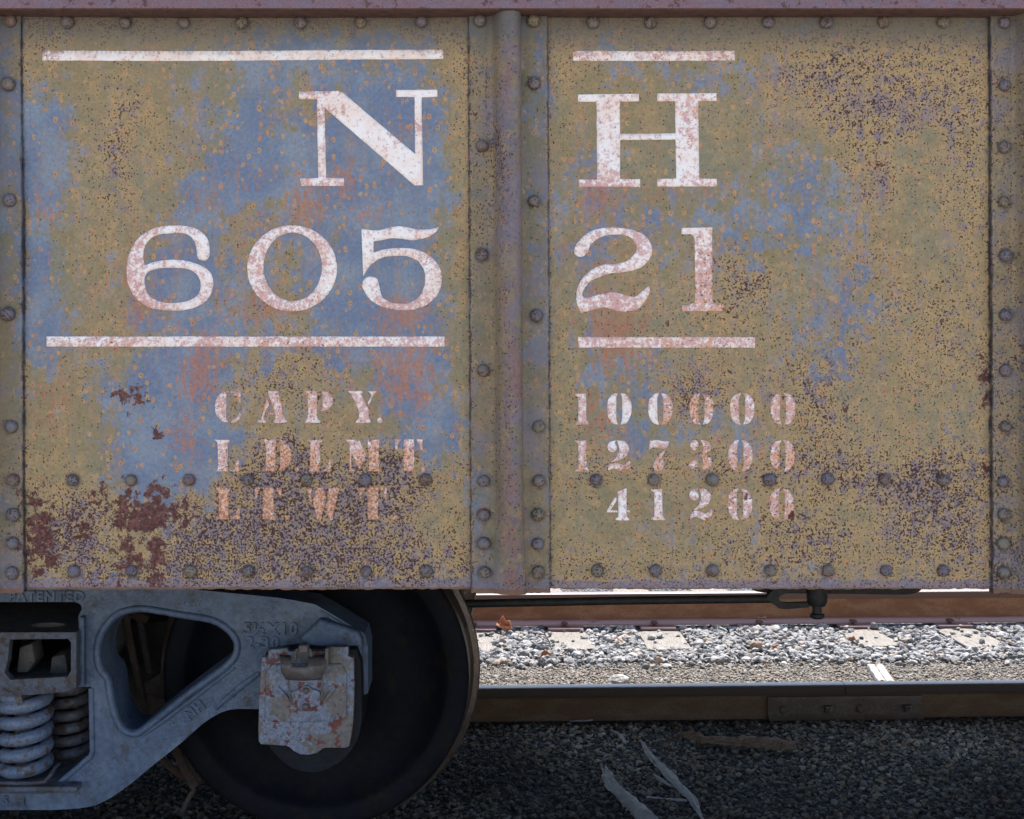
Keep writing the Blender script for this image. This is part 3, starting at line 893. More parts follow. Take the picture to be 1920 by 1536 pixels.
# ------------------------------------------------------------------ chords, body shell, underframe
zc = P(0, 18, -.066).z
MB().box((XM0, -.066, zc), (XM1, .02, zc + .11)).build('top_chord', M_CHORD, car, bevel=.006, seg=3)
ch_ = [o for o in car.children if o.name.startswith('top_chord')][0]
ch_.data.materials.append(metal('shade_rust_underside', (.10, .05, .04), (.07, .035, .03), (.14, .08, .055), 40, rough=.9, bump=.8))  # underside coloured dark for shade beneath the overhang, with some rust
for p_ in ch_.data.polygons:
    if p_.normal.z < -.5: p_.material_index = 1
MB().box((XM0, 3.02, zc), (XM1, 3.095, zc + .11)).build('top_chord', M_CHORD, car, bevel=.006)
MB().box((XM0, 3.03, SHEET_Z0), (XM1, 3.04, zc - .002)).build('far_side_sheet', M_CHORD, car)
m = MB()
m.box((XM0, .022, .86), (XM1, 3.02, .90))
m.build('floor', M_RUST, car)
MB().box((XM0 - .01, .0, SHEET_Z0), (XM0 - .002, 3.04, 2.12)).build('end_sheet', M_CHORD, car)
MB().box((XM1 + .002, .0, SHEET_Z0), (XM1 + .01, 3.04, 2.12)).build('end_sheet', M_CHORD, car)
m = MB(); m.box((XM0 + .02, 1.36, .57), (XM1 - .02, 1.385, .855)); m.box((XM0 + .02, 1.655, .57), (XM1 - .02, 1.68, .855)); m.box((XM0 + .02, 1.386, .83), (XM1 - .02, 1.654, .855))
m.build('centre_sill', M_UNDER, car)
for i, xx in enumerate((-3.4, -2.35, -1.2, .35, 1.25, 2.2, 3.2, 4.3)):
    MB().box((xx, .03, .80), (xx + .012, 1.355, .857)).build('cross_bearer', M_UNDER, car); MB().box((xx, 1.685, .80), (xx + .012, 3.02, .857)).build('cross_bearer', M_UNDER, car)

# brake rod with clevis, lever and pin
YR = 1.15
m = MB(); m.tube([P(560, 1138, YR), P(880, 1132, YR), P(1160, 1126.5, YR), P(1445, 1123, YR)], .0125, 10)
def prod(loops, y0, y1): return MB().prism(loops, y0, y1)
m.build('brake_rod', M_ROD, car)
clev = c_('1440,1116 1455,1104 1475,1098* 1512,1098* 1512,1112* 1480,1112 1466,1116 1460,1122 1466,1129 1480,1131 1515,1130* 1518,1139* 1480,1142 1462,1141 1450,1133 1440,1127')
prod([smooth_path(clev)], YR - .012, YR + .012).build('clevis', M_ROD, car, bevel=.003)
prod([smooth_path(c_('1405,1100* 1700,1100* 1726,1104 1722,1110 1700,1115 1600,1114 1440,1112 1415,1108'))], YR + .016, YR + .06).build('brake_lever', M_ROD, car, bevel=.006)
pc = P(1532, 1120, YR)
m = MB()
s_ = (YR + D0) / F
for (dy, r) in ((-22, 16), (-3, 20), (10, 19), (16, 13), (17, 8), (29, 8)): pass
zz = [(-24, 17), (-4, 20), (8, 19.5), (16, 15), (17, 9), (30, 9), (31, 14), (36, 14.5), (40, 9)]
pts = [(pc.x, pc.y, pc.z - a * s_) for a, r in zz]
m.tube(pts, [r * s_ for a, r in zz], 10)
m.build('clevis_pin', M_ROD, car)

# ------------------------------------------------------------------ truck
XT = -1.262                                   # truck centre
def mir(pts, Y):
    """mirror pixel outline about the truck centre for plane Y"""
    c = CX + XT * F / (Y + D0)
    return [(2 * c - x, y) for x, y in pts]
YF = .50
half_out = smooth_path(c_('100,1090* 250,1092* 400,1109 520,1121 590,1133* 640,1162 684,1189* 690,1215* 690,1300* 600,1332* 485,1330* 430,1331 386,1353 341,1392 282,1439 246,1469 208,1496 178,1510 148,1516* 100,1519*'), 3)
half_out = [p for p in half_out]
# keep only the open run from first to last point
outR = half_out
cF = CX + XT * F / (YF + D0)
outer = outR + [(2 * cF - x, y) for x, y in reversed(outR)]
win = smooth_path(c_('220,1160 246,1150 276,1149 341,1160 395,1169 425,1187 438,1208 433,1231 410,1252 356,1291 297,1338 267,1362 252,1369 235,1362 223,1341 214,1306 208,1270 193,1250 189,1222 196,1190'), 3)
opR = smooth_path(c_('60,1129* 140,1129* 150,1133 153,1142 147,1155* 146,1288* 171,1288* 174,1407 171,1416* 104,1472* 83,1479* 60,1479*'), 2)
opening = opR + [(2 * cF - x, y) for x, y in reversed(opR)]
winL = [(2 * cF - x, y) for x, y in reversed(win)]
for xs_ in (0, 1):
    q = [(225, 1170), (352, 1160), (352, 1335), (225, 1345)]
    if xs_:
        c_c = CX + XT * F / (1.25 + D0); q = [(2 * c_c - x, y) for x, y in q][::-1]
    MB().prism([q], 1.25, 1.9).build('brake_beam', M_UNDER, car, bevel=.01)  # dark block added behind the frame window to hide the sunlit ballast
m = MB().prism([outer, win, winL, opening], YF, YF + .15)
frame = m.build('truck_side_frame', M_FRAME, car, bevel=.009, seg=3, dissolve=True)
# raised bead round each window and along the spring opening
def loop_tube(pts, Y, r, closed=True):
    p = [P(x, y, Y) for x, y in pts]
    if closed: p = p + [p[0], p[1]]
    return MB().tube(p, r, 10, cap=not closed, sq=1.0)
def offset(pts, d):
    n = len(pts); out = []
    area = sum(pts[i][0] * pts[(i + 1) % n][1] - pts[(i + 1) % n][0] * pts[i][1] for i in range(n))
    sg = 1 if area > 0 else -1
    for i in range(n):
        a = np.array(pts[i - 1]); b = np.array(pts[(i + 1) % n]); t = b - a; t = t / (np.linalg.norm(t) + 1e-9)
        out.append((pts[i][0] + t[1] * d * sg, pts[i][1] - t[0] * d * sg))
    return out
for wn_ in (win, winL):
    loop_tube(offset(wn_, 7), YF + .001, .0095).build('window_bead', M_FRAME, frame, smooth_all=True)
strip = [(171, 1290), (174, 1407), (171, 1418), (104, 1475), (83, 1483), (-31, 1483)]
for s_ in (0, 1):
    q = strip if not s_ else [(2 * cF - x, y) for x, y in strip]
    loop_tube(q, YF + .002, .008, False).build('flange_edge', M_FRAME, frame, smooth_all=True)
for s_ in (0, 1):
    q = [(148, 1157), (157.5, 1157), (157.5, 1287), (148, 1287)]
    if s_: q = [(2 * cF - x, y) for x, y in q]
    MB().prism([q], YF - .022, YF - .0005).build('column_guide', M_FRAME, frame, bevel=.003)
# stiffening rib on the tension member and the sloping shoulder cap
MB().tube([P(440, 1252, YF), P(380, 1297, YF), P(300, 1357, YF), P(262, 1384, YF)], [.004, .006, .006, .003], 8).build('casting_ridge', M_FRAME, frame, smooth_all=True)
MB().tube([P(486, 1262, YF), P(455, 1285, YF), P(425, 1310, YF), P(404, 1330, YF)], [.006, .009, .008, .004], 8).build('casting_ridge', M_FRAME, frame, smooth_all=True)
MB().tube([P(602, 1146, YF), P(640, 1172, YF), P(664, 1200, YF), P(672, 1222, YF)], [.004, .008, .008, .006], 8).build('casting_ridge', M_FRAME, frame, smooth_all=True)

# cast-in characters
def cast_text(txt, x, y, hpx, ang=0, Y=YF, mat=M_FRAME, parent=frame, bold=.004):
    cu = bpy.data.curves.new('cast_letter', 'FONT')
    cu.body = txt
    k = (Y + D0) / F
    cu.size = hpx * k * 1.38
    cu.extrude = .0035; cu.bevel_depth = .0012; cu.offset = .0006
    cu.space_character = 1.15
    ob = bpy.data.objects.new('tmp', cu); COL.objects.link(ob)
    ob.rotation_euler = (R(90), -R(ang), 0)
    p = P(x, y, Y); ob.location = (p.x, Y - .0005, p.z)
    bpy.context.view_layer.update()
    dg = bpy.context.evaluated_depsgraph_get()
    me = bpy.data.meshes.new_from_object(ob.evaluated_get(dg))
    me.transform(ob.matrix_world)
    bpy.data.objects.remove(ob)
    me.materials.clear()
    o = link('cast_lettering', me, mat, parent)
    o['label'] = 'raised cast characters ' + txt
cast_text('PATENTED', 16, 1127, 19)
cast_text('5\u00bdX10', 456, 1189, 22)
cast_text('2-30', 461, 1215, 22)
cast_text('NH', 354, 1351, 19, 38)
cast_text('S', 6, 1507, 15, Y=YF - .004)

# bolster end between the columns
YB = .44
cB = CX + XT * F / (YB + D0)
bo = [(143, 1186), (143, 1290), (120, 1298), (60, 1303)]
bo = bo + [(2 * cB - x, y) for x, y in reversed(bo)]
bh = smooth_path(c_('18,1199* 128,1198* 133,1205* 133,1258* 127,1269* 20,1275* 8,1262* 14,1240*'), 2)
bhL = [(2 * cB - x, y) for x, y in reversed(bh)]
bol = MB().prism([bo, bh, bhL], YB, YB + .03).build('bolster', M_FRAME2, car, bevel=.005, dissolve=True)
zt, zb = P(0, 1188, YB).z, P(0, 1282, YB).z
xr = P(141, 0, YB).x; xl = 2 * XT - xr
hx, hy = G(90, 1172, zt).x, G(90, 1172, zt).y
# top plate with an oval hole
n = 28
ov = [(hx + .045 * math.cos(2 * math.pi * k / n), hy + .03 * math.sin(2 * math.pi * k / n)) for k in range(n)]
pl = [(xl, YB + .032), (xr, YB + .032), (xr, 1.0), (xl, 1.0)]
tr = tessellate_polygon([[Vector((x, y, 0)) for x, y in pl], [Vector((x, y, 0)) for x, y in ov]])
fl = pl + ov; N = len(fl)
vs = [(x, y, zt) for x, y in fl] + [(x, y, zt - .016) for x, y in fl]
fs = [tuple(t) for t in tr] + [tuple(i + N for i in t) for t in tr] + [(i, (i + 1) % 4, N + (i + 1) % 4, N + i) for i in range(4)] + [(4 + i, 4 + (i + 1) % n, N + 4 + (i + 1) % n, N + 4 + i) for i in range(n)]
MB().add(vs, fs).build('top_plate', M_DUST, bol)
MB().box((xl, YB + .032, zb - .014), (xr, 1.0, zb)).build('bottom_plate', M_DUST, bol)
m = MB(); m.box((xr - .014, YB + .032, zb + .001), (xr - .001, 1.0, zt - .017)); m.box((xl + .001, YB + .032, zb + .001), (xl + .014, 1.0, zt - .017)); m.box((XT - .01, YB + .1, zb + .001), (XT + .01, 1.0, zt - .017))
m.build('side_web', M_FRAME2, bol)
MB().box((XT - .18, 1.01, .30), (XT + .18, 2.03, .62)).build('bolster_beam', M_UNDER, bol)
MB().prism([smooth_path(c_('4,1200* 16,1200* 14,1222 6,1262* -4,1262*'), 3)], YB + .034, YB + .06).build('inner_rib', M_DUST, bol, bevel=.003)
for (q, y0_, y1_) in (([(36, 1214), (60, 1206), (66, 1240), (52, 1262), (30, 1262)], .52, .60), ([(96, 1232), (122, 1226), (128, 1266), (92, 1268)], .55, .66)):
    MB().prism([q], y0_, y1_).build('wear_block', M_DUST, bol, bevel=.006)
for (x_, w_, h_) in ((20, 26, 9), (58, 34, 7), (110, 22, 10)):
    MB().prism([[(x_ - w_ / 2, 1186), (x_ + w_ / 2, 1185), (x_ + w_ / 2 - 3, 1186 - h_), (x_ - w_ / 2 + 4, 1186 - h_ + 2)]], .60, .68).build('shim', M_BRAKE, bol, bevel=.002)
for s__ in (0, 1):
    q = [(2, 1488), (44, 1488), (46, 1512), (2, 1513)]
    if s__: q = [(2 * cF - x, y) for x, y in q]
    MB().prism([q], YF - .004, YF - .0005).build('cast_pad', M_FRAME, frame, bevel=.0015)
# side frame on the far side (simple mirror of the near one)
far = frame.copy(); COL.objects.link(far); far.parent = car; far.scale = (1, -1, 1); far.location = (0, 3.04, 0)

# spring plank and springs
zs = P(0, 1462, .5).z
m = MB(); m.box((XT - .265, .455, zs - .02), (XT + .262, .80, zs - .004))
m.build('spring_plank', M_FRAME2, car, bevel=.005, seg=3)
m = MB(); m.tube([P(-60, 1468, .45), P(60, 1468, .45), P(84, 1466, .45), P(96, 1452, .45), P(103, 1440, .47), P(112, 1432, .52)], [.008, .008, .008, .007, .006, .005], 8, sq=.7)
m.build('bent_strap', M_FRAME2, car)
def spring(cx_, cy_, r, wire, z0, z1, turns, mat):
    pts = []
    N = int(turns * 22)
    for i in range(N + 1):
        a = 2 * math.pi * i / 22 + 1.2
        t = i / N
        # end coils lie flat
        e = .5 / turns
        tt = min(1, max(0, (t - e) / (1 - 2 * e)))
        pts.append((cx_ + r * math.cos(a), cy_ + r * math.sin(a), z0 + wire + (z1 - z0 - 2 * wire) * tt))
    o = MB().tube(pts, wire, 12).build('coil_spring', mat, car, smooth_all=True)
    return o
YS = .56
zs0, zs1 = zs - .003, P(0, 1298, .5).z
sx = P(49, 0, YS).x
spring(sx, YS, .0535, .0175, zs0, zs1, 5.6, M_SPRING)
spring(2 * XT - sx, YS, .0535, .0175, zs0, zs1, 5.6, M_SPRING)
m_in = P(134, 0, .70).x
spring(m_in, .70, .043, .0145, zs0 + .004, zs1 - .003, 6.6, M_SPRING2)
spring(2 * XT - m_in, .70, .043, .0145, zs0 + .004, zs1 - .003, 6.6, M_SPRING2)
spring(XT, .70, .053, .0175, zs0, zs1, 5.6, M_SPRING2)
for xx in (sx, 2 * XT - sx):
    MB().tube([(xx, YS, zs0 + .01), (xx, YS, zs1)], .03, 12).build('inner_spring_core', M_SPRING2, car, smooth_all=True)

# wheels and axles
WC = P(592, 1270, .68)
R0 = .418
prof = [(.095, .60), (.12, .60), (.135, .635), (.155, .70), (.20, .735), (.27, .742), (.32, .728), (.345, .70), (.355, .687), (.362, .682),
        (.404, .680), (.412, .683), (R0 - .001, .690)]
tread = [(R0 - .001, .690), (R0 + .001, .705), (R0 + .003, .765), (R0 + .012, .781), (R0 + .026, .786), (R0 + .030, .795), (R0 + .026, .807), (R0 + .015, .813),
         (R0 - .04, .815), (.36, .81), (.34, .79), (.28, .765), (.18, .79), (.12, .83), (.10, .86), (.085, .86)]
def wheelset(xc):
    c = (xc, R0 + .002)
    wh = MB().lathe(prof, c).build('wheel', M_WHEEL, car)
    MB().lathe(tread, c).build('wheel_tread', M_TREAD, wh)
    w2 = MB().lathe([(r, 3.04 - y) for r, y in prof], c).build('wheel', M_WHEEL, car)
    MB().lathe([(r, 3.04 - y) for r, y in tread], c).build('wheel_tread', M_TREAD, w2)
    MB().lathe([(.0, .48), (.07, .48), (.07, .60), (.085, .86), (.078, .95), (.075, 1.52), (.078, 2.09), (.085, 2.18), (.07, 2.44), (.07, 2.56), (0, 2.56)], c, 40).build('axle', M_GREASE, car)
XW = WC.x
wheelset(XW)
wheelset(2 * XT - XW)

# journal boxes
def journal(flip):
    def fx(pts, Y):
        return mir(pts, Y)[::-1] if flip else pts
    def pr(pts, y0, y1, name, mat, par, bevel=.004, seg=2):
        return MB().prism([fx(pts, y0)], y0, y1).build(name, mat, par, bevel=bevel, seg=seg)
    def PF(x, y, Y):
        return P(mir([(x, y)], Y)[0][0], y, Y) if flip else P(x, y, Y)
    body = smooth_path(c_('498,1226* 560,1218* 668,1218* 676,1240* 678,1300 676,1365 662,1402 630,1434 590,1448 548,1440 514,1412 497,1385 490,1360* 492,1290*'), 4)
    jb = pr(body, .425, .665, 'journal_box', M_GREASE, car, .012, 3)
    pr([(600, 1160), (672, 1184), (680, 1200), (680, 1240), (640, 1240), (560, 1200)], .47, .53, 'box_shoulder', M_FRAME, jb, .01, 3)
    lid = [(491,1233),(502,1231),(503,1219),(539,1215),(541,1222),(612,1221),(615,1213),(653,1213),(653,1231),(663,1233),(664,1290),(662,1357),(655,1399),(651,1402),(612,1402),(604,1405),(594,1413),(578,1416),(563,1415),(552,1410),(543,1402),(536,1399),(489,1396),(485,1391),(484,1370),(486,1300)]
    ld = pr(lid, .395, .424, 'journal_box_lid', M_LID, jb, .005, 3)
    # raised upper panel of the lid, so the lower lip reads as a step
    pr([(512,1245),(640,1245),(650,1262),(650,1345),(640,1354),(505,1354),(497,1345),(497,1262)], .389, .3955, 'lid_panel', M_LID, jb, .004, 3)
    for q in (((520, 1288), (545, 1318)), ((628, 1289), (608, 1316))):
        MB().tube([PF(*q[0], .388), PF((q[0][0] + q[1][0]) / 2, (q[0][1] + q[1][1]) / 2, .386), PF(*q[1], .388)], [.003, .007, .003], 8).build('lid_rib', M_LID, jb, smooth_all=True)
    pr(smooth_path(c_('545,1298* 555,1296* 562,1291 568,1288 574,1287 580,1288 586,1293* 598,1296* 601,1305* 600,1322* 586,1325* 581,1332 572,1334 563,1331 557,1324* 546,1318*'), 3), .380, .3885, 'hinge_plate', M_LID, jb, .002)
    for q in ((573.5, 1295), (572.5, 1325)):
        c0 = PF(*q, .379)
        MB().lathe([(.0085, .3798), (.008, .376), (.005, .373), (0, .3722)], (c0.x, c0.z), 16).build('bolt', M_DARKM, jb)
    # spring latch: curved bracket, wire bail and loop
    vs, fs = [], []
    secs = [(1229, .372), (1236, .352), (1248, .340), (1260, .342), (1269, .356), (1272, .372)]
    for j, (y, Yy) in enumerate(secs):
        for k in range(9):
            t = k / 8
            x0, x1 = (524 + (j * 1.2 if j < 4 else 10), 612 - (j * 1.4 if j < 4 else 8))
            vs.append(PF(x0 + (x1 - x0) * t, y + 2.5 * math.sin(math.pi * t), Yy - .004 * math.sin(math.pi * t)))
    for j in range(len(secs) - 1):
        for k in range(8):
            if j < 2 and 2 <= k <= 4: continue
            a = j * 9 + k; fs.append((a, a + 1, a + 10, a + 9))
    br = MB().add(vs, fs, True).build('latch_bracket', M_DARKM, jb)
    sm = br.modifiers.new('thick', 'SOLIDIFY'); sm.thickness = .005; sm.offset = 0
    w_ = [(542, 1262), (541, 1285), (543, 1306), (547, 1316)]
    MB().tube([PF(x, y, .378) for x, y in w_], .0026, 8).build('latch_wire', M_DARKM, jb, smooth_all=True)
    w_ = [(601, 1262), (604, 1280), (604, 1300), (601, 1309)]
    MB().tube([PF(x, y, .378) for x, y in w_], .0026, 8).build('latch_wire', M_DARKM, jb, smooth_all=True)
    w_ = [(553, 1240), (553, 1226), (557, 1219), (570, 1216), (581, 1219), (584, 1228), (583, 1238)]
    MB().tube([PF(x, y, .366) for x, y in w_], .0045, 8).build('latch_loop', M_DARKM, jb, smooth_all=True)
    pr([(559, 1210), (577, 1210), (578, 1226), (560, 1226)], .352, .392, 'latch_lug', M_DARKM, jb, .005, 3)
    pr([(610, 1216), (616, 1216), (616, 1250), (604, 1262), (600, 1255), (608, 1244)], .35, .39, 'latch_side', M_DARKM, jb, .002)
journal(False)
journal(True)

# brake rigging seen through the window and below the frame
def bar(pts, Y, wpx, th, name, mat=None, Y2=None):
    m = MB()
    P3 = [P(x, y, Y if Y2 is None else Y + (Y2 - Y) * i / (len(pts) - 1)) for i, (x, y) in enumerate(pts)]
    k = (Y + D0) / F
    m.tube(P3, [w_ * k / 2 for w_ in wpx], 8, sq=th)
    return m.build(name, mat or M_BRAKE, car)
bar([(234, 1150), (244, 1205), (258, 1268), (276, 1345), (284, 1380)], .86, [14, 15, 15, 14, 13], .7, 'brake_lever')
bar([(262, 1165), (272, 1215), (281, 1262)], 1.0, [14, 14, 13], .8, 'brake_hanger', M_UNDER)
bar([(246, 1152), (262, 1156), (278, 1162)], .84, [12, 22, 14], 1, 'pin_boss')
MB().prism([smooth_path(c_('272,1280* 300,1262 314,1255* 318,1300* 305,1312 285,1305 274,1300'), 3)], .84, .93).build('brake_shoe', M_BRAKE, car, bevel=.006)
MB().prism([smooth_path(c_('306,1250 316,1237 336,1240* 338,1330* 318,1330* 312,1290'), 3)], .80, .88).build('brake_head', M_UNDER, car, bevel=.01)
bar([(300, 1372), (330, 1400), (348, 1440), (368, 1472)], .80, [20, 28, 30, 34], .7, 'brake_beam')
bar([(296, 1418), (325, 1442), (345, 1458)], .9, [18, 20, 18], .7, 'brake_beam_strut')
bar([(366, 1478), (352, 1500), (340, 1530)], .86, [9, 8, 9], 1, 'hanger_rod', M_UNDER)

# ------------------------------------------------------------------ ground, rails, ties
TROT = R(2.3)
def gz(Y):
    """ground height profile across the tracks"""
    return np.interp(Y, [-40, -1.2, .2, .6, 1.0, 2.1, 2.32, 2.8, 3.4, 3.75, 4.4, 5.6, 7, 9, 60], [-.45, -.40, -.24, -.2, -.135, -.125, -.14, -.155, -.205, -.203, -.196, -.19, -.2, -.4, -.45])
def yt(X, Y): return Y - X * math.tan(TROT) * min(1, max(0, (Y - .9) / 1.2))
def ground_mat():
    s = NT('gravel_ground')
    sz = s.n('ShaderNodeSeparateXYZ'); s.put(sz.inputs[0], s.obj)
    v = s.vor(48); v2 = s.vor(110)
    c = s.sep(v.outputs['Color'])
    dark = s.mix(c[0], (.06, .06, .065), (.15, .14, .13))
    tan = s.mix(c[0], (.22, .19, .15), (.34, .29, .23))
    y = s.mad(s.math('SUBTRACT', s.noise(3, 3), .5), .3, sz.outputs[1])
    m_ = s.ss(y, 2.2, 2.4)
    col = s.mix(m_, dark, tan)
    far_ = s.ss(y, 3.4, 3.6)
    col = s.mix(far_, col, s.mix(c[1], (.16, .17, .18), (.36, .36, .36)))
    col = s.mix(s.ss(v.outputs['Distance'], .2, .7), col, (.04, .04, .04))
    near = s.ss(y, -.8, 0, 1, 0)
    col = s.mix(near, col, s.mix(c[2], (.46, .41, .33), (.60, .53, .44)))  # unseen ground behind the camera, made pale to bounce warm light
    h = s.math('ADD', s.math('MULTIPLY', v.outputs['Distance'], -1.0), s.math('MULTIPLY', v2.outputs['Distance'], -.4))
    return s.fin(col, .9, 0, s.bump(h, 1, .02), .2)
xs = np.concatenate([np.linspace(-300, -6, 8), np.linspace(-5, 6, 40), np.linspace(7, 300, 8)])
ys = np.concatenate([np.linspace(-300, -41, 6), np.linspace(-40, -1.5, 10), np.linspace(-1.2, 9, 110), np.linspace(9.5, 300, 10)])
vs = [(float(x), float(y), float(gz(yt(x, y)) if abs(x) < 7 else gz(y))) for y in ys for x in xs]
nx = len(xs)
fs = [(j * nx + i, j * nx + i + 1, (j + 1) * nx + i + 1, (j + 1) * nx + i) for j in range(len(ys) - 1) for i in range(nx - 1)]
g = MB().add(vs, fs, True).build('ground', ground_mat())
tag(g, 'gravelly ground under and between the tracks', kind='structure')

def rail_profile(w=1.0):
    h = [(-.070, -.168), (-.070, -.158), (-.03, -.145), (-.012, -.136), (-.009, -.12), (-.009, -.055), (-.014, -.044), (-.034, -.038), (-.036, -.034), (-.036, -.008), (-.031, -.002), (-.02, 0)]
    return h + [(-x, z) for x, z in reversed(h)]
def rail(name, Yc, rot, x0, x1, breaks=()):
    prof_ = rail_profile()
    m = MB()
    n = len(prof_)
    segs = []
    a = x0
    for b in list(breaks) + [x1]:
        segs.append((a + (.003 if a != x0 else 0), b)); a = b
    for (a, b) in segs:
        vs = [(a, y, z) for y, z in prof_] + [(b, y, z) for y, z in prof_]
        fs = [(i, (i + 1) % n, n + (i + 1) % n, n + i) for i in range(n)]
        fs += [tuple(range(n)), tuple(reversed(range(n, 2 * n)))]
        m.add(vs, fs)
    o = m.build(name, M_RAIL, None, bevel=0)
    for p in o.data.polygons: p.use_smooth = True
    o.data.set_sharp_from_angle(angle=R(40))
    o.location = (0, Yc, 0); o.rotation_euler = (0, 0, rot)
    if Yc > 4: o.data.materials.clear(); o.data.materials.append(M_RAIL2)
    return o
far_rail = rail('rail', 2.27, TROT, -9, 14, (1.475,))
tag(far_rail, 'rail in the car shadow with a bolted joint in front of dark gravel', 'rail', 'railway rails')
near_rail = rail('rail', .735, R(0), -9, 14)
tag(near_rail, 'rail directly under the wheel of the gondola car', 'rail', 'railway rails')
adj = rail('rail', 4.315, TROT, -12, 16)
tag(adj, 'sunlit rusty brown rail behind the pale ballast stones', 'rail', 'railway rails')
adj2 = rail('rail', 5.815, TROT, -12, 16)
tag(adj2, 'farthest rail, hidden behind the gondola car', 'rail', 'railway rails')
# joint bar (angle bar) with bolts, child of the rail, in rail space
M_BAR = metal('dark_joint_bar', (.12, .07, .05), (.14, .095, .07), (.08, .05, .04), 20, rough=.7, bump=.7)
jb_ = MB().add([(x, y, z) for x in (1.17, 1.785) for (y, z) in ((-.012, -.048), (-.030, -.045), (-.031, -.06), (-.026, -.075), (-.026, -.112), (-.034, -.122), (-.055, -.135), (-.055, -.142), (-.02, -.142), (-.012, -.13))],
     [(i, (i + 1) % 10, 10 + (i + 1) % 10, 10 + i) for i in range(10)] + [tuple(range(10)), tuple(range(19, 9, -1))]).build('joint_bar', M_BAR, far_rail, bevel=.002)
for px_, sq in ((1470, 0), (1555, 1), (1617, 0), (1706, 1)):
    x = (px_ - CX) * (D0 + 2.2 + .08) / F
    m = MB()
    if sq:
        m.box((x - .014, -.052, -.107), (x + .014, -.0265, -.079))
        m.tube([(x, -.052, -.093), (x, -.060, -.093)], .009, 10)
    else:
        m.tube([(x, -.0265, -.095), (x, -.034, -.095), (x, -.040, -.095)], [.0185, .0165, .009], 16)
    m.build('joint_bolt', M_BAR, jb_, bevel=.002 if sq else 0)

tie_x = [-1.52, -1.0, -.47, .05, .513, 1.015, 1.545, 2.09, 2.63, 3.15, 3.70]
tnames = ['tie end half hidden by the wheel, farthest left of the bleached ties', 'second bleached tie end from the wheel, long cracks in its top', 'third bleached tie end from the wheel, corner covered by stones',
          'bleached tie end behind the brown rock, mostly buried in stones', 'bleached tie end right of the hanging brake pin, one pebble on it', 'bleached tie end beside the reddish dry leaf, farthest right in view']
rng = random.Random(9)
for i, x in enumerate(tie_x):
    yv = 4.315 + x * math.tan(TROT)
    t = tag(empty('railway_tie', (x, yv, -.185)), None, 'railway tie', 'wooden ties of the far track')
    m = MB()
    # uneven, checked timber
    nx_, ny_ = 8, 26
    w_, y0, y1 = .112, -.56 + rng.uniform(-.03, .03), 2.05
    vs = []; fs = []
    for j in range(ny_ + 1):
        for k in range(nx_ + 1):
            u = -w_ + 2 * w_ * k / nx_; vv = y0 + (y1 - y0) * (j / ny_) ** 1.6
            z = .002 - .004 * float(vnoise(u * 60, vv * 4, i)) - (.006 if k in (0, nx_) else 0)
            vs.append((u + (float(vnoise(vv * 6, k, 50 + i)) - .5) * .006, vv, z))
    W = nx_ + 1
    for j in range(ny_):
        for k in range(nx_):
            a = j * W + k; fs.append((a, a + 1, a + W + 1, a + W))
    nv = len(vs)
    rim = [k for k in range(W)] + [j * W + nx_ for j in range(1, ny_ + 1)] + [ny_ * W + k for k in range(nx_ - 1, -1, -1)] + [j * W for j in range(ny_ - 1, 0, -1)]
    vs += [(vs[a][0], vs[a][1], -.17) for a in rim]
    L_ = len(rim)
    fs += [(rim[a], rim[(a + 1) % L_], nv + (a + 1) % L_, nv + a) for a in range(L_)]
    fs.append(tuple(nv + a for a in range(L_)))
    m.add(vs, fs, True).build('timber', M_TIE, t)
    tp = MB()
    tp.box((-.095, -.135, .0035), (.095, .15, .0155))
    po = tp.build('tie_plate', M_PLATE, t, bevel=.002)
    sp = MB(); sx_ = rng.uniform(-.03, .03)
    sp.tube([(sx_, -.083, .0), (sx_, -.083, .030)], .008, 6); sp.box((sx_ - .016, -.098, .029), (sx_ + .016, -.060, .041))
    sp.build('track_spike', M_RUST, po, bevel=.003)
    t.rotation_euler = (0, 0, TROT * .6 + rng.uniform(-.03, .03))
    if 3 <= i <= 8: t['label'] = tnames[i - 3]
    else: t['label'] = {0: 'wooden tie of the far track behind the spring end of the truck', 1: 'wooden tie of the far track behind the window of the truck frame', 2: 'wooden tie of the far track hidden behind the wheel', 9: 'wooden tie of the far track just past the right picture edge', 10: 'wooden tie of the far track, last one to the right'}[i]
tie_boxes = [(x, 4.315 + x * math.tan(TROT)) for x in tie_x]

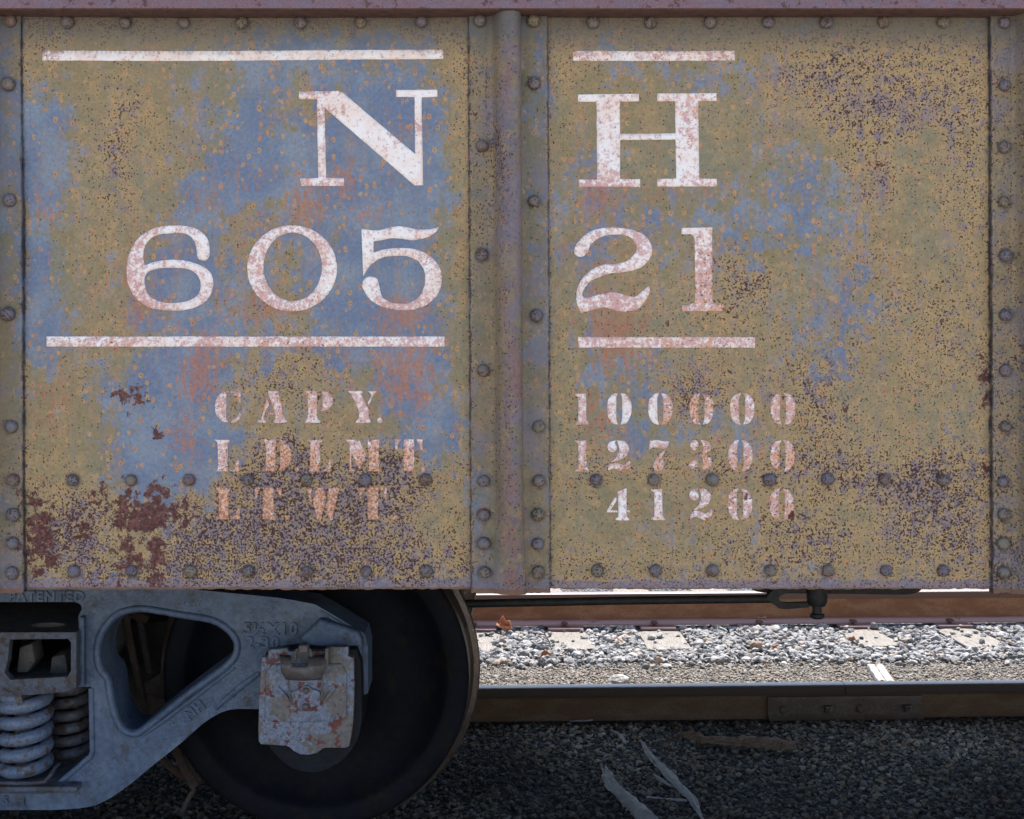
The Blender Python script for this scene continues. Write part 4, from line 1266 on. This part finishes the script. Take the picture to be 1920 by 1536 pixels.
# ------------------------------------------------------------------ stones
def ico(level):
    bm = bmesh.new(); bmesh.ops.create_icosphere(bm, subdivisions=level, radius=1)
    v = np.array([p.co[:] for p in bm.verts]); f = np.array([[q.index for q in t.verts] for t in bm.faces])
    bm.free(); return v, f
nr = np.random.default_rng(7)
def stone_mat():
    s = NT('mixed_gravel_stone')
    c = s.attr('tint')
    n = s.noise(130, 4, .7)
    hv = s.n('ShaderNodeHueSaturation'); s.put(hv.inputs['Color'], c); s.put(hv.inputs['Value'], s.ss(n, .3, .7, .86, 1.14))
    return s.fin(hv.outputs[0], .75, 0, s.bump(s.noise(200, 3, .6), .4, .002), .35)
M_STONE = stone_mat()
def stones(name, pos, size, tint, level, flat=.62, label='', smooth=False):
    n = len(pos)
    v0, f0 = ico(level)
    T = 14
    temps = []
    for t in range(T):
        d = nr.normal(size=(5, 3)); d /= np.linalg.norm(d, axis=1)[:, None]
        v = v0 * (1 + .10 * nr.normal(size=(len(v0), 1)))
        for q in d:                                   # chop facets
            h = nr.uniform(.55, .85)
            dp = v @ q
            v = v - np.outer(np.maximum(dp - h, 0), q)
        v = v * np.array([1, nr.uniform(.62, .95), nr.uniform(.5, .85)])
        temps.append(v)
    temps = np.array(temps)
    ti = nr.integers(0, T, n)
    a = nr.uniform(0, 2 * np.pi, n); b = nr.normal(0, .35, n); c = nr.normal(0, .35, n)
    V = temps[ti] * size[:, None, None] * .5
    V = V * np.array([1, 1, flat + .25])
    def rot(V, ang, i, j):
        ca, sa = np.cos(ang)[:, None], np.sin(ang)[:, None]
        x, y = V[..., i].copy(), V[..., j].copy()
        V[..., i] = ca * x - sa * y; V[..., j] = sa * x + ca * y
    rot(V, b, 0, 2); rot(V, c, 1, 2); rot(V, a, 0, 1)
    V += pos[:, None, :]
    nv = len(v0)
    Fc = (f0[None] + (np.arange(n) * nv)[:, None, None]).reshape(-1, 3)
    me = bpy.data.meshes.new(name)
    me.vertices.add(n * nv); me.vertices.foreach_set('co', V.reshape(-1).astype(np.float32))
    me.loops.add(Fc.size); me.loops.foreach_set('vertex_index', Fc.ravel().astype(np.int32))
    me.polygons.add(len(Fc)); me.polygons.foreach_set('loop_start', np.arange(0, Fc.size, 3, dtype=np.int32))
    me.update(calc_edges=True)
    me.polygons.foreach_set('use_smooth', np.full(len(Fc), smooth))
    at = me.attributes.new('tint', 'FLOAT_COLOR', 'POINT')
    col = np.ones((n, nv, 4), np.float32); col[..., :3] = tint[:, None, :]
    at.data.foreach_set('color', col.ravel())
    o = link(name, me, M_STONE)
    tag(o, label, 'gravel', None, 'stuff')
    return o
def lerpc(a, b, t): return np.array(a)[None] * (1 - t[:, None]) + np.array(b)[None] * t[:, None]
def scatter(n, x0, x1, y0, y1, sz, sig, dz=.0):
    X = nr.uniform(x0, x1, n); Yr = nr.uniform(y0, y1, n)
    Y = Yr + X * math.tan(TROT)
    S = np.clip(sz * np.exp(nr.normal(0, sig, n)), sz * .45, sz * 2.2)
    Z = gz(Yr) + S * .12 + dz + nr.uniform(-.004, .004, n)
    return X, Y, Yr, S, Z
# dark shaded gravel between the rails of the car's own track
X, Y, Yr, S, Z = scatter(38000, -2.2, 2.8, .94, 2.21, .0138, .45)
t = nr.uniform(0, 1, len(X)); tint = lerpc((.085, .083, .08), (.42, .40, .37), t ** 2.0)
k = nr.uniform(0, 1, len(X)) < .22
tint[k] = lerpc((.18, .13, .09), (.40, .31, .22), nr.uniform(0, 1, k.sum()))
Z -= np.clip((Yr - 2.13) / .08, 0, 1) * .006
oil_tone = .42 + .75 * np.clip((vnoise(X * 2.2 + 3, Y * 2.6, 81) - .28) * 1.6, 0, 1)
oil_tone *= 1 - .45 * np.exp(-((X - .22) / .34) ** 2 - ((Y - 1.55) / .28) ** 2)
oil_tone *= .75 + .5 * np.clip((Yr - 1.4) / .6, 0, 1)  # tone rises towards the far rail
tint *= oil_tone[:, None] * np.array([[1.07, 1.0, .90]])
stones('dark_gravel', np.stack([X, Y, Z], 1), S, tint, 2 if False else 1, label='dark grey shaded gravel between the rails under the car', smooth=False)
# fine tan gravel beyond the far rail
X, Y, Yr, S, Z = scatter(23000, -1.6, 3.4, 2.62, 3.52, .0135, .32)
t = nr.uniform(0, 1, len(X)); tint = lerpc((.15, .13, .105), (.37, .315, .26), t)
k = nr.uniform(0, 1, len(X)) < .18; tint[k] = lerpc((.12, .12, .12), (.34, .34, .33), nr.uniform(0, 1, k.sum()))
stones('fine_tan_gravel', np.stack([X, Y, Z], 1), S, tint, 1, label='fine tan gravel in sun between the two tracks')
# grey ballast of the other track
def not_on_tie(X, Yr, keep=.08):
    m_ = np.ones(len(X), bool)
    for tx, ty in tie_boxes:
        on = (np.abs(X - tx) < .112) & (Yr > 3.87) & (Yr < 4.36)
        m_ &= ~(on & (nr.uniform(0, 1, len(X)) > keep))
    return m_
X, Y, Yr, S, Z = scatter(15500, -1.6, 3.8, 3.36, 4.29, .0275, .36)
edge = 3.50 + .10 * (vnoise(X * 3, X * 0, 61) - .5) + .05 * (vnoise(X * 11, X * 0, 62) - .5)
m_ = (Yr > edge) | (nr.uniform(0, 1, len(X)) < .10)
keepp = .06 + .6 * (np.abs(X - 1.545) < .14)
m_ &= np.array([True] * len(X))
on_any = np.zeros(len(X), bool)
for tx, ty in tie_boxes:
    on_any |= (np.abs(X - tx - .0) < .122) & (Yr > 3.745) & (Yr < 4.32)
m_ &= (~on_any) | (nr.uniform(0, 1, len(X)) < keepp)
under = (Yr > 4.25) & (S > .03); m_ &= ~under
Z = Z + .010 * on_any + nr.uniform(0, .012, len(X))
X, Y, Z, S = X[m_], Y[m_], Z[m_], S[m_]
t = nr.uniform(0, 1, len(X)); tint = lerpc((.15, .155, .16), (.43, .42, .41), t)
k = nr.uniform(0, 1, len(X)) < .10; tint[k] = lerpc((.28, .22, .17), (.42, .36, .3), nr.uniform(0, 1, k.sum()))
k = nr.uniform(0, 1, len(X)) < .08; tint[k] = (.08, .085, .09)
stones('grey_ballast', np.stack([X, Y, Z], 1), S, tint, 2, label='pale grey crushed ballast beside the sunlit rail')

# ------------------------------------------------------------------ single things on the ground
def rock(name, c, size, col, label, cat='stone', seed=0, mat=None, sq=(1, .8, .8)):
    r_ = np.random.default_rng(seed)
    v, f = ico(3)
    d = r_.normal(size=(9, 3)); d /= np.linalg.norm(d, axis=1)[:, None]
    for q in d:
        h = r_.uniform(.6, .85); dp = v @ q; v = v - np.outer(np.maximum(dp - h, 0), q)
    v = v * (1 + .04 * r_.normal(size=(len(v), 1)))
    v = v * np.array(sq) * size * .5
    me = bpy.data.meshes.new(name); me.from_pydata(v.tolist(), [], f.tolist())
    if mat is None:
        s = NT(name + '_mineral')
        n = s.noise(40, 5, .7)
        mat = s.fin(s.mix(s.ss(n, .35, .65), tuple(q * .7 for q in col), col), .85, 0, s.bump(n, .6, .004), .3)
    o = link(name, me, mat)
    o.location = (c.x, c.y, c.z + size * sq[2] * .32)
    return tag(o, label, cat)
def gpt(x, y, z=None):
    if z is not None: return G(x, y, z)
    zz = -.13
    for _ in range(12):
        p = G(x, y, zz); zz = float(gz(p.y - p.x * math.tan(TROT)))
    return G(x, y, zz)
rock('brown_rock', gpt(1419, 1222), .075, (.40, .29, .21), 'squarish tan brown rock lying on the grey ballast', seed=3, sq=(1, .8, .95))
rock('pale_chunk', gpt(1161, 1283), .085, (.62, .60, .58), 'small white chunk on tan gravel just behind the near rail', seed=5, sq=(1.2, .7, .6))
rock('tan_pebble', gpt(1646, 1482), .034, (.26, .22, .15), 'flat tan pebble on the dark gravel at lower right', seed=6, sq=(1.3, .8, .5))
rock('reddish_stone', gpt(1862, 1504), .034, (.22, .11, .08), 'reddish brown stone on the dark gravel in the lower right corner', seed=8, sq=(1, .7, .8))
rock('dark_stone', gpt(1405, 1492), .028, (.12, .12, .13), 'smooth dark blue grey stone at lower left of the flat tan pebble', seed=12, sq=(1.2, .9, .6))

def stick(name, pts, r, mat, label, seed=0, flat=.6, n=12):
    r_ = random.Random(seed)
    P3 = []
    for i in range(len(pts) - 1):
        for k in range(12):
            t = k / 12; P3.append(pts[i].lerp(pts[i + 1], t))
    P3.append(pts[-1])
    R3 = np.interp(np.linspace(0, 1, len(P3)), np.linspace(0, 1, len(r)), r)
    m = MB().tube(P3, list(R3), n, sq=flat)
    o = m.build(name, mat, None)
    me = o.data
    co = np.array([v.co[:] for v in me.vertices])
    idx_ = np.arange(len(co)); ring = idx_ % n; along = idx_ // n
    nz_ = (vnoise(ring * .8 + seed * 9, along * .16, 71) - .5) * 1.1 + (vnoise(ring * 1.7 + seed, along * .45, 72) - .5) * .7 + (vnoise(co[:, 0] * 260, co[:, 1] * 260, 73) - .5) * .35
    for v, q in zip(me.vertices, nz_):
        v.co += v.normal * float(q) * float(np.mean(r)) * .9
    me.polygons.foreach_set('use_smooth', [False] * len(me.polygons))
    if mat is M_DRIFT and max(r) > .012:
        bm = bmesh.new(); bm.from_mesh(me)
        for q in range(16):
            i = r_.randrange(2, len(P3) - 8); c = P3[i]; t_ = (P3[i + 1] - P3[i]).normalized(); sd_ = t_.cross(Vector((0, 0, 1))).normalized() * r_.choice((-1, 1))
            L_ = r_.uniform(.02, .06); w_ = r_.uniform(.002, .005); b0 = c + sd_ * R3[i] * .75 + Vector((0, 0, r_.uniform(-.2, .5) * R3[i]))
            tip = b0 + t_ * L_ + sd_ * r_.uniform(.0, .012) + Vector((0, 0, r_.uniform(-.002, .008)))
            a_ = [bm.verts.new(b0 + v_) for v_ in (sd_ * w_, Vector((0, 0, w_)), -sd_ * w_ - t_ * .01, Vector((0, 0, -w_)))]; tv = bm.verts.new(tip)
            for k_ in range(4): bm.faces.new((a_[k_], a_[(k_ + 1) % 4], tv))
        bm.to_mesh(me); bm.free()
    return tag(o, label, 'wood piece')
def gp_list(l, dz=.008):
    out = []
    for x, y in l:
        p = gpt(x, min(y, 1620)); out.append(p + Vector((0, 0, dz)))
    return out
stick('driftwood', gp_list([(1203, 1398), (1214, 1418), (1240, 1445), (1268, 1475), (1296, 1505), (1318, 1545)], .012), [.004, .011, .014, .016, .015, .004], M_DRIFT, 'long jagged grey splintered wood strip on the dark gravel', 3, .55)
stick('driftwood', gp_list([(1133, 1450), (1150, 1482), (1180, 1515), (1225, 1560)], .016), [.010, .021, .023, .022], M_DRIFT, 'thicker blunt grey wood piece cut off by the bottom edge', 5, .7)
stick('driftwood', gp_list([(1145, 1373), (1165, 1384), (1172, 1397)], .008), [.004, .008, .005], M_DRIFT, 'small curled grey splinter above the long splintered strip', 6, .6)
stick('splinter', gp_list([(1225, 1456), (1242, 1470), (1262, 1480)], .008), [.004, .009, .004], M_DRIFT, 'short pale splinter touching the left side of the long strip', 16, .6)
stick('splinter', gp_list([(1212, 1499), (1250, 1503), (1288, 1506)], .008), [.004, .003, .005], M_DRIFT, 'thin pale splinter between the two large wood pieces', 17, .6)
stick('old_timber', gp_list([(1276, 1384), (1320, 1396), (1385, 1401), (1440, 1404), (1493, 1406)], .014), [.014, .027, .028, .030, .026], M_BARK, 'dark brown broken timber piece with a black end lying on the gravel', 8, .7)
stick('wood_strip', gp_list([(1246, 1342), (1275, 1338), (1302, 1341)], .004), [.004, .008, .004], M_DRIFT, 'short grey wood sliver against the shaded rail, left of the joint', 9, .5)
stick('wood_strip', gp_list([(1410, 1338), (1450, 1342), (1482, 1344)], .004), [.003, .006, .004], M_DRIFT, 'slim grey wood sliver in front of the joint bar', 10, .5)
stick('wood_strip', gp_list([(1068, 1354), (1100, 1353), (1130, 1349)], .004), [.002, .004, .002], M_DRIFT, 'thin dark twig along the shaded rail near the wheel', 11, .6)
wb = MB()
a_ = gpt(1640, 1257); b_ = gpt(1662, 1290)
for dx_, w_b, e_ in ((-.018, .017, 0), (.019, .018, .02)):
    v_ = []
    for j in range(9):
        t = j / 8; c0 = a_.lerp(b_, t); q_ = .004 * math.sin(j * 2.1 + dx_ * 90)
        y_ = c0.y - (e_ if j == 0 else 0)
        v_ += [(c0.x + dx_ - w_b, y_, c0.z - .02), (c0.x + dx_ - w_b + q_ * .5, y_, c0.z + .030), (c0.x + dx_, y_, c0.z + .034 + q_), (c0.x + dx_ + w_b, y_, c0.z + .029), (c0.x + dx_ + w_b, y_, c0.z - .02)]
    f_ = [(j * 5 + k, j * 5 + (k + 1) % 5, j * 5 + 5 + (k + 1) % 5, j * 5 + 5 + k) for j in range(8) for k in range(5)] + [(4, 3, 2, 1, 0), (40, 41, 42, 43, 44)]
    wb.add(v_, f_)
tag(wb.build('white_board', M_CHALK, bevel=.003), 'bleached split white board end sticking out on the tan gravel', 'wood piece')
stick('wood_strip', gp_list([(1240, 1238), (1290, 1230), (1350, 1239)], .018), [.004, .007, .003], M_CHALK, 'thin pale stick lying across the grey ballast', 13, .6)

def leaf_mat(name, c1, c2):
    s = NT(name)
    return s.fin(s.mix(s.noise(60, 3), c1, c2), .7, 0, None, .3)
M_LEAF = leaf_mat('dry_orange_leaf', (.36, .115, .05), (.44, .19, .09))
M_LEAF2 = leaf_mat('pale_dry_leaf', (.50, .34, .25), (.58, .42, .32))
def leaf(x, y, size, mat, label, seed, up=.046):
    r_ = random.Random(seed)
    n = 7
    vs, fs = [], []
    for i in range(n):
        for j in range(n):
            u, v = i / (n - 1) * 2 - 1, j / (n - 1) * 2 - 1
            wd = (1 - abs(u) ** 1.7) * (.75 + .25 * math.cos(u * 9 + seed))
            z = .35 * v * v * wd + .30 * math.sin(u * 3 + seed) * .5 + .18 * r_.uniform(-1, 1) * wd
            vs.append((u * size * .5, v * size * .36 * wd, z * size * .7))
    for i in range(n - 1):
        for j in range(n - 1):
            a = i * n + j; fs.append((a, a + 1, a + n + 1, a + n))
    o = MB().add(vs, fs, False).build('dry_leaf', mat)
    sm = o.modifiers.new('thick', 'SOLIDIFY'); sm.thickness = .0006
    p = gpt(x, y + (13 if y < 1180 else 6))
    o.location = p + Vector((0, 0, up)); o.rotation_euler = (r_.uniform(-.5, .9), r_.uniform(-.5, .5), r_.uniform(0, 6))
    o.scale = (1.5, 1.5, 1.5)
    o['group'] = 'dry leaves caught in the ballast'
    return tag(o, label, 'leaf')
LV = [(946, 1176, .075, 0, 'orange dry leaf lying over the first bleached tie near the wheel'), (950, 1190, .045, 0, 'small flat orange leaf just below the larger leaf by the wheel'),
      (1008, 1166, .06, 0, 'upright pinkish orange leaf at the left corner of the second tie plate'), (1111, 1168, .05, 0, 'orange leaf leaning on stones right of the second tie'),
      (1136, 1160, .04, 0, 'tiny orange leaf against the rail base between the second and third ties'), (1319, 1156, .05, 1, 'pale pointed leaf against the rail base left of the brake clevis'),
      (1396, 1154, .04, 0, 'small orange leaf below the fork of the brake clevis'), (1424, 1163, .07, 1, 'tall curled pale pink leaf just above the brown rock'),
      (1799, 1161, .075, 0, 'wide crumpled reddish leaf on the rail base over the last tie'), (1840, 1159, .05, 1, 'pale folded leaf right of the wide crumpled reddish leaf'),
      (1160, 1211, .04, 1, 'pale pink leaf among stones in the middle of the ballast'), (1022, 1242, .05, 0, 'small orange leaf at the edge of the tan gravel near the wheel'),
      (1598, 1211, .035, 0, 'bright orange leaf on a dark stone below the fifth tie'), (1454, 1225, .035, 0, 'orange leaf scrap right of the brown rock'),
      (1233, 1252, .05, 1, 'pinkish leaf at the edge of the tan gravel in the middle')]
for i, (x, y, s_, c, lb) in enumerate(LV): leaf(x, y, s_, (M_LEAF, M_LEAF2)[c], lb, i + 3)
leaf(1328, 1322, .05, leaf_mat('brown_leaf', (.13, .07, .045), (.2, .11, .07)), 'brown leaf stuck against the web of the shaded rail', 40, .02).pop('group', None)
leaf(1770, 1326, .045, M_LEAF2, 'pale leaf scrap in front of the shaded rail right of the joint', 41, .01).pop('group', None)
